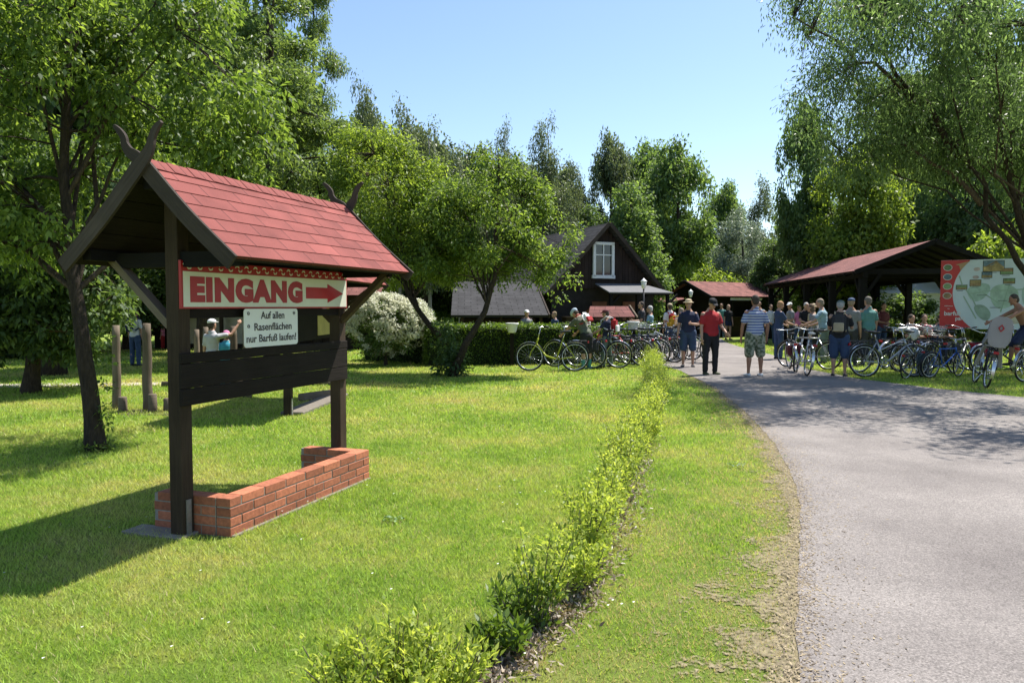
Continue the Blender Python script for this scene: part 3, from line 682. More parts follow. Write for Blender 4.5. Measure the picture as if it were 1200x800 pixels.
def build_tree(name, label, cat, base, trunk, tr, ells, nclump, per, spread, L, W, lmat, bmat, seed=1, gap=-.1, gs=1.0, droop=.25, nlimb=14, group=None, twigs=True, limbs=None, shell=.35, flat=.8, trunk_noise=.02, first=.35, crown_name='crown'):
    """trunk: list of points local to base; ells: crown ellipsoids local to base"""
    random.seed(seed)
    root = empty(name, base, 0, label, cat, group)
    mb = MB(); tp = []
    for a, b in zip(trunk, trunk[1:]):
        a = Vector(a); b = Vector(b)
        for i in range(5): 
            p = a.lerp(b, i / 5); tp.append(p + noise.noise_vector(p * 1.7 + Vector((seed, 0, 0))) * trunk_noise)
    tp.append(Vector(trunk[-1])); tp[0] = Vector(trunk[0]) - Vector((0, 0, .1)); n = len(tp)
    rad = [tr * (1 - .78 * (i / (n - 1)) ** .9) * (1.35 if i == 0 else 1.12 if i == 1 else 1) for i in range(n)]
    mb.tube(tp, rad, 12)
    C = crown_points(ells, nclump, seed, gap, gs, shell)
    LP = list(tp[int(n * first):])
    for (a, b, r0) in (limbs or []):
        pts = curve_pts(a, b, .04, 8, .08); mb.tube(pts, [r0 * (1 - .7 * i / 8) for i in range(9)], 9); LP += pts[2:]
    g = random.Random(seed)
    for i in range(nlimb):
        c = Vector(C[g.randrange(len(C))]); k = int(n * (first + (1 - first) * .85 * g.random())); st = tp[min(k, n - 1)]
        if c.z < st.z - .3: 
            k = int(n * first); st = tp[k]
        pts = curve_pts(st, c, .05, 6, .1); r0 = rad[min(k, n - 1)] * .45; mb.tube(pts, [max(.006, r0 * (1 - .8 * j / 6)) for j in range(7)], 6, cap=False); LP += pts[1:]
    if twigs:
        LA = np.array([tuple(p) for p in LP])
        for c in C[::1 if len(C) < 500 else 2]:
            j = np.argmin(((LA - c) ** 2).sum(1)); a = Vector(LA[j]); c_ = Vector(c)
            if (a - c_).length > .08: mb.tube([a, a.lerp(c_, .5) + Vector((0, 0, .03)), c_], [tr * .10 + .003, tr * .06 + .002, .003], 3, cap=False)
    me = mb.mesh('trunk'); link('trunk', me, bmat, root)
    V, v = leaf_cloud(C, per, spread, L, W, droop, seed, flat)
    link(crown_name, quadmesh('crown', V, v), lmat, root)
    return root

TT = (1.85, 1.82, .8)
L_near = leafmat('leaves_fresh_green', (.058, .104, .024), (.24, .325, .085), .52, TT, .5)
L_mid = leafmat('leaves_mid_green', (.066, .115, .042), (.20, .285, .11), .52, TT, .55)
L_dark = leafmat('leaves_dark_green', (.042, .078, .032), (.155, .225, .088), .48, TT, .55)
L_bright = leafmat('leaves_yellow_green', (.080, .13, .022), (.29, .37, .08), .52, TT, .5)
L_pine = leafmat('needles_green', (.070, .112, .042), (.215, .285, .11), .5, TT)
L_silver = leafmat('leaves_silver', (.16, .20, .14), (.42, .47, .37), .3, (1.1, 1.2, .9))
L_willow = leafmat('leaves_willow', (.066, .105, .045), (.23, .31, .145), .5, (1.6, 1.75, .95))
L_birch = leafmat('leaves_birch', (.070, .095, .050), (.20, .245, .13), .45, (1.5, 1.5, .9))
L_hedge = leafmat('hedge_leaves', (.040, .080, .014), (.16, .24, .045), .4)
L_young = leafmat('young_hedge_leaves', (.16, .24, .030), (.50, .56, .13), .55, (1.5, 1.45, .8))
L_flower = leafmat('white_blossom', (.55, .56, .42), (.86, .85, .78), .35, (1.1, 1.1, 1.0))

# left near tree, leaning trunk, large hanging leaves
b = G(113, 528)
build_tree('fruit_tree', 'nearest tree on the lawn with leaning dark trunk, left of the EINGANG shelter', 'tree', b,
    [(0, 0, 0), (-.10, .0, .9), (-.22, .05, 1.9), (-.33, .1, 2.9), (-.25, .1, 4.2), (-.1, .1, 5.4)], .100,
    [(-.7, .3, 3.6, 1.9, 1.9, 1.6), (.8, .7, 3.7, 1.05, 1.4, 1.1), (-.5, .3, 5.2, 1.7, 1.9, 1.5), (-1.7, .8, 2.6, 1.0, 1.4, .8), (.75, 1.3, 2.6, .75, .9, .6), (.6, .6, 4.7, .8, 1.0, .7)], 860, 62, .25, .088, .040, L_near, M_bark, 3, .03, 1.2, .38, 26, shell=.25)
# sprouts low on its trunk
def sprout(root, pts, n, L, W, mat, spread, seed):
    V, v = leaf_cloud(np.array(pts), n, spread, L, W, .1, seed); link('sprouts', quadmesh('sprouts', V, v), mat, root)
tr0 = bpy.data.objects['fruit_tree']
sprout(tr0, [(.13, -.02, .45), (.12, 0, .7), (.14, 0, .95), (.10, 0, 1.2), (.12, -.05, .3)], 34, .06, .03, L_near, .10, 5)
sprout(tr0, [(.15 * math.cos(a), .15 * math.sin(a) - .03, .05) for a in np.linspace(0, 6, 9)], 30, .06, .02, L_near, .07, 6)
# small tree with drooping boughs, at the left edge
b = G(36, 460)
build_tree('bushy_tree', 'dark low tree with boughs drooping to the lawn at the left edge', 'tree', b,
    [(0, 0, 0), (.1, 0, .9), (.3, .1, 1.8), (.2, 0, 3)], .15,
    [(0, .2, 2.2, 1.9, 1.8, 1.4), (-.4, -.2, 1.3, 1.3, 1.0, .9), (.7, -.1, 1.15, .8, .9, .6), (-.3, -.5, .8, .8, .5, .45), (.3, .3, 3.6, 1.7, 1.8, 1.2)], 820, 42, .25, .13, .07, L_dark, M_bark, 11, -.1, 1.1, .35, 18)
# twin-trunk lawn tree in the middle
b = G(530, 441)
def loc(x, y, Y, base): return tuple(P(x, y, Y) - base)
build_tree('magnolia_tree', 'round lawn tree with two dark trunks, in front of the clipped hedge', 'tree', b,
    [(0, 0, 0), loc(545, 405, 16.2, b), loc(568, 365, 16.3, b), loc(580, 325, 16.3, b), loc(582, 250, 16.4, b), loc(585, 185, 16.4, b)], .095,
    [(.95, .2, 3.5, 1.25, 1.5, 1.35), (.55, .2, 2.75, 1.2, 1.4, .8), (1.6, .1, 2.6, .8, 1.0, .75), (.6, .2, 4.25, .8, 1.0, .75), (1.5, .2, 3.9, .75, 1.0, .65), (-.1, .1, 3.4, .8, 1.1, .9), (2.3, .3, 2.15, .55, .6, .45), (2.0, .3, 3.1, .8, .9, .8), (-.5, .2, 2.6, .8, .9, .6), (1.0, .2, 4.75, .6, .6, .55)], 760, 44, .24, .09, .042, L_near, M_bark, 21, .0, 1.4, .25, 20,
    limbs=[((.0, 0, .15), loc(538, 420, 16.2, b), .08)], first=.45)
sprout(bpy.data.objects['magnolia_tree'], [(-.15, -.1, .3), (-.1, -.15, .5), (.05, -.15, .2), (-.2, 0, .7), (-.1, -.1, .9), (.1, -.1, .35), (-.25, 0, .15), (.2, 0, .1), (-.05, -.2, .6), (.12, -.1, .6), (-.15, 0, 1.1)], 110, .11, .055, L_dark, .24, 8)
# its neighbour, whose trunk leans left
b = G(534, 437)
build_tree('lawn_tree', 'taller leafy tree leaning left, between the EINGANG shelter and the twin-trunk tree', 'tree', b,
    [(0, 0, 0), loc(533, 412, 17.0, b), loc(502, 380, 17.0, b), loc(478, 345, 17.0, b), loc(462, 300, 17.1, b), loc(455, 240, 17.2, b)], .10,
    [(-1.7, .2, 3.9, 1.35, 1.4, 1.5), (-1.3, .2, 2.9, 1.25, 1.3, .9), (-1.9, .3, 4.95, 1.05, 1.2, .9), (-.6, .3, 3.9, .9, 1.0, 1.1), (-.4, .3, 2.8, .7, .9, .8)], 760, 48, .25, .09, .042, L_bright, M_bark, 31, -.06, 1.3, .3, 20, first=.45)

# background kinds, each built once and copied
def at_px(x, Y): return Vector(((x - 600) / 880 * Y, Y, 0))
KIN = {}
def kind_tree(k):
    """prototype of nominal height 10"""
    Z = Vector((0, 0, 0))
    if k == 'broad': return build_tree('broadleaf_tree', 'x', 'tree', Z, [(0, 0, 0), (.1, 0, 3), (0, .1, 6), (.1, 0, 9)], .24, [(0, 0, 6.3, 2.9, 2.9, 3.3), (-1, .5, 4.2, 2.2, 2.2, 1.9), (1.1, -.3, 4.6, 2.2, 2.2, 2.0), (.2, 0, 8.3, 1.6, 1.6, 1.6)], 640, 34, .52, .27, .15, L_mid, M_bark, 41, -.14, .55, .2, 14, twigs=False, shell=.3)
    if k == 'dense': return build_tree('broadleaf_tree', 'x', 'tree', Z, [(0, 0, 0), (0, 0, 3), (0, .1, 6), (0, 0, 9)], .2, [(0, 0, 4.2, 2.6, 2.6, 3.6), (0, 0, 7.2, 1.7, 1.7, 2.6), (-.8, 0, 2.6, 2.0, 2.2, 2.0), (1.0, 0, 2.6, 2.0, 2.2, 2.0)], 800, 36, .45, .24, .13, L_mid, M_bark, 42, -.25, .6, .25, 8, twigs=False, shell=.4)
    if k == 'birch': return build_tree('birch_tree', 'x', 'tree', Z, [(0, 0, 0), (.1, 0, 3), (-.1, .1, 6), (.1, 0, 8.6)], .11, [(0, 0, 5.0, 1.5, 1.4, 2.4), (.25, 0, 7.3, 1.0, .9, 1.7), (-.4, .1, 6.4, .9, .9, 1.2), (.1, 0, 8.9, .42, .4, 1.2), (.5, .2, 3.8, 1.5, 1.4, 1.6)], 330, 44, .38, .14, .075, L_birch, M_birch, 43, .03, 1.0, .6, 12, twigs=False, shell=.1, flat=1.5)
    if k == 'pine': 
        e = []; g = random.Random(5)
        for i in range(20):
            z = 2.6 + i * .37; rr = (2.6 - i * .085) * g.uniform(.75, 1.1); a = i * 2.4
            e.append((math.cos(a) * rr * .55, math.sin(a) * rr * .55, z, rr * .62, rr * .62, .42))
        return build_tree('larch_tree', 'x', 'tree', Z, [(0, 0, 0), (0, 0, 4), (.05, 0, 7), (0, 0, 10)], .17, e, 760, 70, .36, .13, .05, L_pine, M_bark, 44, -.05, .9, .2, 26, twigs=True, shell=.05, flat=.55, first=.22)
    if k == 'silver': return build_tree('silver_willow_tree', 'x', 'tree', Z, [(0, 0, 0), (.2, 0, 3), (.5, .1, 6), (.1, 0, 8.5)], .2, [(0, 0, 5.4, 2.6, 2.6, 3.2), (-1.2, .3, 3.6, 2.0, 2.0, 2.0), (1.2, .3, 3.8, 2.0, 2.0, 2.0), (.4, 0, 8.1, 1.3, 1.3, 1.7)], 480, 30, .45, .24, .09, L_silver, M_bark2, 45, -.08, .7, .3, 12, twigs=False)
    if k == 'shrub': return build_tree('shrub', 'x', 'shrub', Z, [(0, 0, 0), (0, 0, .8), (.1, 0, 1.6)], .06, [(0, 0, 1.2, 1.5, 1.3, 1.15), (.8, 0, .8, 1.1, 1.0, .8), (-.9, 0, .9, 1.1, 1.0, .9)], 330, 34, .28, .17, .09, L_mid, M_bark, 46, -.2, 1.0, .15, 6, twigs=False)
def put(k, x, topy, Y, wid, label, group=None, mat=None, rot=0, zscale=None, cat=None):
    """top of the crown at pixel (x,topy), half width wid px"""
    new = k not in KIN
    if new: KIN[k] = kind_tree(k); proto = KIN[k]; o = proto
    else: o = copy_tree(KIN[k])
    if new:
        KIN[k] = o
    b = at_px(x, Y); H = P(x, topy, Y).z; nomH = {'broad': 10.1, 'dense': 10, 'birch': 10.1, 'pine': 10.2, 'silver': 10, 'shrub': 2.5}[k]
    nomW = {'broad': 3.3, 'dense': 3.0, 'birch': 1.5, 'pine': 2.7, 'silver': 3.2, 'shrub': 2.0}[k]
    w = wid / 880 * Y / nomW
    o.location = b; o.scale = (w, w, H / nomH); o.rotation_euler = (0, 0, rot); o['label'] = label
    if group: o['group'] = group
    elif 'group' in o: del o['group']
    if cat: o['category'] = cat
    if mat:
        for ch in o.children:
            if ch.name.startswith('crown'):
                ch.material_slots[0].link = 'OBJECT'; ch.material_slots[0].material = mat
    return o
GD = 'trees closing the background'
put('pine', 318, -90, 21, 125, 'tall larch with tiered boughs and bare dark trunk behind the shelter roof', rot=.3)
put('pine', 238, -160, 24, 105, 'tall larch between the nearest lawn tree and the bare-trunked larch', rot=2.1)
put('broad', 300, -20, 33, 90, 'broad tree filling the gap behind the larches', mat=L_dark, rot=2.7)
put('pine', 372, -30, 27, 60, 'slimmer larch at the edge of the open sky', rot=4.1)
put('broad', 60, -170, 17, 170, 'huge leafy tree filling the top left corner', rot=1)
put('broad', 165, -80, 30, 120, 'broad tree behind the two tall larches at the left', rot=3)
put('dense', -10, 120, 26, 120, 'bushy green tree at the far left behind the drooping tree', rot=2)
put('dense', 150, 190, 27, 90, 'dark bushy tree behind the wooden posts', mat=L_dark, rot=4)
put('dense', 285, 185, 30, 80, 'dark tree seen below the larches behind the shelter roof', mat=L_dark, rot=1.2)
put('dense', 400, 170, 31, 70, 'dark tree behind the white flowering bush', mat=L_dark, rot=5)
put('birch', 422, 62, 33, 26, 'thin birch crown rising by the larches at the edge of the sky', rot=0)
put('birch', 468, 92, 35, 34, 'birch rising above the lawn tree that leans left', rot=1)
put('birch', 505, 118, 36, 34, 'birch between the lawn tree and the twin-trunk tree', rot=2.6)
put('birch', 540, 150, 38, 30, 'low birch just left of the two slender birch tops', rot=4)
put('birch', 592, 118, 42, 20, 'left of the two slender birch tops over the twin-trunk tree', rot=1.9)
put('birch', 643, 112, 42, 27, 'right of the two slender birch tops over the twin-trunk tree', rot=3.1)
put('birch', 668, 168, 44, 20, 'small thin birch above the cottage roof', rot=5.1)
put('broad', 560, 168, 45, 50, 'soft crowned tree behind the gap left of the slender birches', mat=L_birch, rot=5)
put('broad', 440, 118, 43, 50, 'soft crowned tree behind the lawn tree that leans left', mat=L_birch, rot=4)
put('broad', 655, 190, 49, 45, 'soft crowned tree behind the cottage ridge', mat=L_birch, rot=0)
put('broad', 610, 178, 46, 55, 'grey green tree behind the two slender birches', mat=L_birch, rot=2)
put('broad', 500, 140, 44, 60, 'grey green tree behind the left birches', mat=L_birch, rot=3)
put('broad', 716, 148, 50, 34, 'tall tree left of the highest crown behind the cottage', mat=L_birch, rot=2.2)
put('broad', 755, 158, 52, 44, 'tall tree in the middle of the far crowns behind the cottage', mat=L_mid, rot=1.3)
put('broad', 792, 160, 47, 50, 'rounded tall tree on the right of the far crowns behind the cottage', mat=L_mid, rot=4.3)
put('dense', 738, 208, 37, 52, 'dense bright green tree standing right behind the cottage gable', mat=L_mid, rot=.4)
put('dense', 690, 235, 45, 40, 'dark tree beside the cottage ridge', mat=L_dark, rot=.9)
put('broad', 846, 208, 56, 30, 'far tree at the low point of the tree line', mat=L_mid, rot=.4)
put('birch', 888, 190, 54, 24, 'far pointed tree above the silver willow', mat=L_birch, rot=.4)
put('silver', 865, 232, 44, 42, 'pale silver leaved willow behind the kiosk', rot=.4)
put('silver', 925, 268, 42, 30, 'lower silver leaved willow left of the pavilion roof', rot=2.4)
put('shrub', 838, 308, 42, 50, 'bright green shrub above the kiosk roof', mat=L_bright, rot=.4, cat='shrub')
put('dense', 905, 275, 41, 34, 'dark rounded tree between kiosk and pavilion', mat=L_dark, rot=2.4)
put('broad', 940, 105, 36, 38, 'tall narrow tree at the edge of the sky left of the pavilion', mat=L_mid, rot=1.4)
put('broad', 1005, 155, 33, 62, 'yellow green tree above the pavilion roof', mat=L_bright, rot=.9)
put('broad', 1065, 120, 38, 60, 'tree behind the pavilion ridge', mat=L_mid, rot=5)
put('broad', 1130, 120, 34, 60, 'tree above the map board', mat=L_willow, rot=2)
put('broad', 1195, 130, 31, 60, 'tree at the right edge behind the map board', mat=L_willow, rot=3.3)
put('broad', 1100, 60, 42, 70, 'tall light tree showing between the willow limbs', mat=L_willow, rot=.3)
put('broad', 1180, 40, 44, 75, 'tall light tree behind the right edge of the willow', mat=L_mid, rot=1.8)
put('shrub', 1180, 262, 28, 75, 'light leafy bush rising behind the map board', mat=L_bright, rot=1.1)
put('dense', 985, 225, 36, 60, 'dark bushy tree behind the pavilion roof', mat=L_mid, rot=3)
put('dense', 1060, 230, 40, 70, 'dark bushy tree seen through the pavilion', mat=L_dark, rot=1)
put('dense', 1160, 230, 38, 80, 'dark bushy tree behind the map board', mat=L_dark, rot=2)
put('dense', 545, 225, 50, 70, 'dark tree far behind the low roofed barn', mat=L_dark, rot=2.2)
put('dense', 470, 215, 46, 60, 'dark tree far behind the flowering bush', mat=L_dark, rot=3.2)
put('dense', 630, 240, 52, 60, 'dark tree far behind the cottage', mat=L_dark, rot=1.2)
put('dense', 800, 245, 56, 60, 'dark tree far behind the kiosk', mat=L_dark, rot=4.2)
put('shrub', 1255, 330, 26, 70, 'green shrub at the right edge of the lawn', mat=L_mid, rot=.4)
put('shrub', 30, 345, 23, 80, 'green shrub at the left edge behind the drooping tree', mat=L_dark, rot=1.4)
put('shrub', 480, 350, 27, 45, 'shrub between the flowering bush and the barn', mat=L_dark, rot=1.4)
put('shrub', 1060, 340, 31, 60, 'shrub behind the tables of the pavilion', mat=L_mid, rot=2.4)
put('shrub', 960, 345, 44, 60, 'shrub beyond the open end of the pavilion', mat=L_mid, rot=1.4)
# far wood: one mass
fw = []
g = np.random.default_rng(4)
for i in range(150):
    x = -60 + i * .95 + g.uniform(-1, 1); y = g.uniform(62, 78); h = g.uniform(7, 12)
    if 5 < x < 26: h = g.uniform(5.5, 8.5)
    e = [(x, y, h * .5, 3.2, 3, h * .5)]
    fw.append(crown_points(e, 60, 100 + i, -.3, .4, .4))
V, v = leaf_cloud(np.concatenate(fw), 9, 1.0, .75, .45, .2, 9)
tag(link('far_wood', quadmesh('far_wood', V, v), L_dark), 'far wood closing the view behind the garden', 'wood', kind='stuff')

# big willow leaning in from the right
b = Vector((12.2, 17.4, 0))
def lw(x, y, Y): return tuple(P(x, y, Y) - b)
wl = build_tree('weeping_willow', 'big willow with long leaning limbs hanging over the map board', 'tree', b,
    [(0, 0, 0), lw(1215, 330, 17.3), lw(1190, 240, 17), lw(1165, 130, 16.6), lw(1150, 0, 16.4), lw(1140, -120, 16)], .09,
    [(-4.6, -1.0, 6.4, 1.6, 2.2, 1.5), (-3.1, -1.2, 6.2, 1.7, 2.4, 1.6), (-5.4, -1.2, 7.9, 1.4, 2.0, 1.4), (-1.6, -1, 6.8, 1.9, 2.5, 2.2), (-3.4, -1, 8.4, 2.2, 2.6, 1.5), (-4.9, -.8, 4.9, .7, 1.0, .9), (.3, -1, 5.4, 1.4, 2.4, 1.8), (-1.9, 0, 4.7, 1.3, 1.7, .8), (-4.2, 0, 6.0, 1.8, 1.6, 1.6), (-2.6, .3, 5.6, 1.6, 1.6, 1.3), (1.0, .8, 7.2, 2.6, 2.4, 1.6), (-5.2, -2.6, 7.6, 1.6, 1.8, 1.0), (-4, -3.2, 7.2, 2, 2, 1), (-5.0, -4.4, 6.7, 2.2, 2.0, .8), (2.5, 1.8, 6.5, 2.2, 2, 1.4), (-2, 1.6, 6.2, 1.8, 1.5, 1.2), (-.6, .6, 5.6, 1.5, 1.6, 1.5)], 2300, 42, .36, .12, .034, L_willow, M_bark, 51, .02, .9, .5, 30,  # several crown lobes added to cast shade on bicycles and asphalt
    limbs=[(lw(1210, 330, 17.3), lw(1085, 130, 16.2), .075), (lw(1120, 185, 16.5), lw(1010, 40, 15.6), .07), (lw(1150, 240, 16.8), lw(1060, 170, 16.4), .06), (lw(1085, 130, 16.2), lw(930, 20, 15.4), .045)], first=.3, flat=1.3, shell=.2)
# trees standing right of the picture shade the asphalt
build_tree('shade_tree', 'tree right of the asphalt shading the parked bicycles', 'tree', Vector((13.2, 11.2, 0)),
    [(0, 0, 0), (-.1, 0, 2.2), (-.2, .1, 4.5), (-.1, 0, 7)], .2,
    [(-2.6, .6, 6.3, 3.2, 2.2, .8), (.5, 0, 7.2, 3.0, 2.6, 1.4), (-4.0, -1.2, 6.4, 1.8, 1.4, .7)], 560, 34, .42, .14, .05, L_willow, M_bark, 52, .08, .8, .5, 14, twigs=True)

# ------------------------------------------------------------------ hedges, bushes
def box_hedge(name, label, quad, h, n, L, W, mat, seed, group=None):
    """clipped hedge on a ground quad a,b,c,d: dark core + leaves on the faces"""
    a, b_, c_, d = [Vector(q) for q in quad]; g = np.random.default_rng(seed); root = empty(name, a, 0, label, 'hedge', group)
    mb = MB(); ins = .07
    cx = (a + b_ + c_ + d) / 4; q = [p + (cx - p).normalized() * ins for p in (a, b_, c_, d)]
    nx = 12
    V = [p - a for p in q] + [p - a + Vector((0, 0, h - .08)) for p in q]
    mb.add(V, [(3, 2, 1, 0), (4, 5, 6, 7), (0, 1, 5, 4), (1, 2, 6, 5), (2, 3, 7, 6), (3, 0, 4, 7)]); mb.build('shade_core', M_hcore, root)
    A = []; faces = [(a, b_ - a, Vector((0, 0, h))), (b_, c_ - b_, Vector((0, 0, h))), (c_, d - c_, Vector((0, 0, h))), (d, a - d, Vector((0, 0, h))), (a + Vector((0, 0, h)), b_ - a, d - a)]
    ar = np.array([f[1].length * f[2].length for f in faces]); ks = (ar / ar.sum() * n).astype(int)
    for (o, e1, e2), k in zip(faces, ks):
        u = g.random((k, 2)); nn = e1.cross(e2).normalized()
        p = np.array(o - a) + u[:, :1] * np.array(e1) + u[:, 1:] * np.array(e2) + np.array(nn) * g.normal(-.015, .035, (k, 1)); A.append(p)
    A = np.concatenate(A); A[:, 2] = np.maximum(A[:, 2], .02)
    wav = np.array([noise.noise(Vector(p) * 1.6) for p in A]); A[:, 2] += wav * .05 * (A[:, 2] / h)
    V, v = leaf_cloud(A, 1, .03, L, W, -.1, seed); link('foliage', quadmesh('foliage', V, v), mat, root); return root
M_hcore = plain('dark_hedge_inside', (.012, .022, .006), .95, .4, 20, .3)  # solid core, its dark colour stands in for shade between the leaves
hA = G(498, 429); hB = G(640, 425); hB2 = Vector((hB.x + .3, hB.y + .1, 0))
box_hedge('clipped_hedge', 'clipped waist-high hedge behind the twin-trunk tree', [(hA.x, hA.y, 0), (1.9, 20.2, 0), (2.3, 21.2, 0), (hA.x + .1, hA.y + 1.0, 0)], 1.02, 30000, .06, .035, L_hedge, 61)
box_hedge('clipped_hedge', 'clipped hedge running on behind the row of bicycles', [(1.95, 20.35, 0), (4.6, 23.5, 0), (4.3, 24.2, 0), (1.9, 21.3, 0)], .98, 16000, .065, .04, L_hedge, 62)
box_hedge('clipped_hedge', 'second clipped hedge in front of the barn', [(-2.0, 23.5, 0), (2.4, 24.4, 0), (2.4, 25.1, 0), (-2.0, 24.3, 0)], .92, 14000, .065, .04, L_hedge, 63)
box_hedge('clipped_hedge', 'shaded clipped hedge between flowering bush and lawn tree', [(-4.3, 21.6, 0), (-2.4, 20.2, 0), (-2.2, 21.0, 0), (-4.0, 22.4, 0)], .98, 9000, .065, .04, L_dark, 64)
# flowering bush
b = G(452, 428)
fbush = build_tree('flowering_bush', 'round bush covered in white blossom beside the clipped hedge', 'bush', b, [(0, 0, 0), (.05, 0, .6), (0, 0, 1.2)], .05, [(0, .1, .95, .95, .8, .75), (-.1, 0, 1.1, .85, .7, .65), (.6, .1, 1.15, .5, .5, .5)], 300, 26, .17, .09, .05, L_mid, M_bark, 71, -.3, 1.2, .1, 8, shell=.4)
Cf = crown_points([(0, .1, 1.05, 1.05, .9, .8), (-.1, 0, 1.15, .95, .8, .75), (.65, .1, 1.2, .55, .6, .55)], 560, 72, -.25, 2.2, .9); Cf = Cf[(Cf[:, 2] > .7) | (np.random.default_rng(2).random(len(Cf)) < .3)]
V, v = leaf_cloud(Cf, 40, .10, .06, .05, -.2, 73, .7); link('blossom', quadmesh('blossom', V, v), L_flower, fbush)

# young low hedge between lawn and path
cl = [G(x, y) for x, y in ((548, 792), (600, 756), (660, 702), (704, 636), (735, 570), (757, 512), (770, 470), (765, 440), (762, 424))]
def young_hedge():
    g = np.random.default_rng(81); root = empty('young_hedge', cl[0], 0, 'long ragged young hedge growing between the lawn and the asphalt', 'hedge')
    mb = MB(); C = []; o = cl[0]
    seglen = [(q - p).length for p, q in zip(cl, cl[1:])]
    for (p, q), L in zip(zip(cl, cl[1:]), seglen):
        nplant = max(2, int(L / .20))
        for i in range(nplant):
            c = p.lerp(q, (i + g.random() * .8) / nplant) + Vector((g.normal(0, .05), g.normal(0, .03), 0))
            if c.y < 3.55 or (c.y < 4.2 and g.random() < .3): continue
            h = g.uniform(.32, .48) * (1.0 + .15 * noise.noise(c * .8)) * (.9 if c.y < 4.3 else 1.0 if c.y < 12 else 1.15)
            for s_ in range(8 if c.y < 9 else 5):
                a = g.uniform(0, 2 * np.pi); r_ = g.uniform(.03, .23); top = c + Vector((math.cos(a) * r_, math.sin(a) * r_, h * g.uniform(.6, 1.05)))
                pts = [c - o + Vector((g.normal(0, .02), g.normal(0, .02), 0)), c.lerp(top, .5) - o + Vector((g.normal(0, .015), g.normal(0, .015), 0)), top - o]
                mb.tube(pts, [.006, .004, .002], 4, cap=False)
                for k in range(7):
                    f = g.uniform(.28, 1.02); pp = pts[0].lerp(pts[2], f); C.append((pp.x + g.normal(0, .015), pp.y + g.normal(0, .015), pp.z))
    mb.build('stems', M_bark2, root)
    V, v = leaf_cloud(np.array(C), 15, .065, .033, .016, -.35, 82, 1.0, .08); link('foliage', quadmesh('foliage', V, v), L_young, root)
    pts = []
    n = 60
    LA = [cl[0] + (cl[0] - cl[1]) * .6] + cl
    for sgn in (-1, 1):
        row = []
        for i in range(n):
            f = i / (n - 1) * (len(LA) - 1); k = min(int(f), len(LA) - 2); p = LA[k].lerp(LA[k + 1], f - k); d = (LA[k + 1] - LA[k]).normalized()
            nrm = Vector((d.y, -d.x, 0)); row.append(p + nrm * sgn * (.07 + .06 * noise.noise(p * 3 + Vector((sgn * 5, 0, 0)))) + nrm * .03)
        pts += row if sgn < 0 else row[::-1]
    sheet('planting_bed', pts, .005, M_soil)
young_hedge()
def litter():
    """dry mulch and dead leaves lying on the bed"""
    g = np.random.default_rng(83); n = 5200; LA = [cl[0] + (cl[0] - cl[1]) * .6] + cl[:6]; out = []
    for i in range(n):
        f = (g.random() ** 1.3) * (len(LA) - 1); k = min(int(f), len(LA) - 2); p = LA[k].lerp(LA[k + 1], f - k); d = (LA[k + 1] - LA[k]).normalized(); nr = Vector((d.y, -d.x, 0))
        out.append(p + nr * g.normal(.05, .08) + Vector((0, 0, .014)))
    V, v = leaf_cloud(np.array([tuple(p) for p in out]), 1, .01, .045, .014, 0, 84, .2); V[:, :, 2] = np.clip(V[:, :, 2], .008, .05)
    tag(link('litter', quadmesh('litter', V, v), leafmat('dry_litter', (.08, .055, .04), (.50, .42, .33), .1)), 'dry mulch and dead leaves under the young hedge', 'mulch', kind='stuff')
litter()
# foreground sprawling bush and broad-leaved weed
def stem_bush(name, label, c, rx, ry, h, n, leafn, L, W, mat, seed, cat='bush', up=-.4, spread=.06):
    g = np.random.default_rng(seed); root = empty(name, c, 0, label, cat); mb = MB(); C = []
    for i in range(n):
        a = g.uniform(0, 6.28); r_ = g.random() ** .5; bx, by = math.cos(a) * r_ * rx, math.sin(a) * r_ * ry; hh = h * g.uniform(.55, 1.05) * (1 - .35 * r_ * r_)
        top = Vector((bx * 1.15 + g.normal(0, .03), by * 1.15 + g.normal(0, .03), hh)); st = Vector((bx * .6, by * .6, 0)); mid = st.lerp(top, .5) + Vector((g.normal(0, .02), g.normal(0, .02), 0))
        mb.tube([st, mid, top], [.005, .0035, .0015], 4, cap=False)
        for k in range(9):
            f = g.uniform(.2, 1.02); pp = st.lerp(mid, f * 2) if f < .5 else mid.lerp(top, f * 2 - 1); C.append(tuple(pp))
    mb.build('stems', M_bark2, root); V, v = leaf_cloud(np.array(C), leafn, spread, L, W, up, seed, 1.0, .05); V[:, :, 2] = np.maximum(V[:, :, 2], .005)
    link('foliage', quadmesh('foliage', V, v), mat, root); return root
stem_bush('young_bush', 'loose bright green young bush in the foreground at the end of the hedge row', G(468, 850), .32, .22, .40, 85, 8, .036, .014, L_young, 91)
stem_bush('weed', 'dark broad-leaved weed between young bush and young hedge', G(588, 768), .10, .08, .18, 14, 3, .055, .022, L_hedge, 92, 'plant', -.5, .05)
stem_bush('weed', 'taller thin-stemmed weed at the near end of the young hedge', G(618, 742), .12, .08, .34, 14, 4, .05, .016, L_hedge, 93, 'plant', -.5, .05)

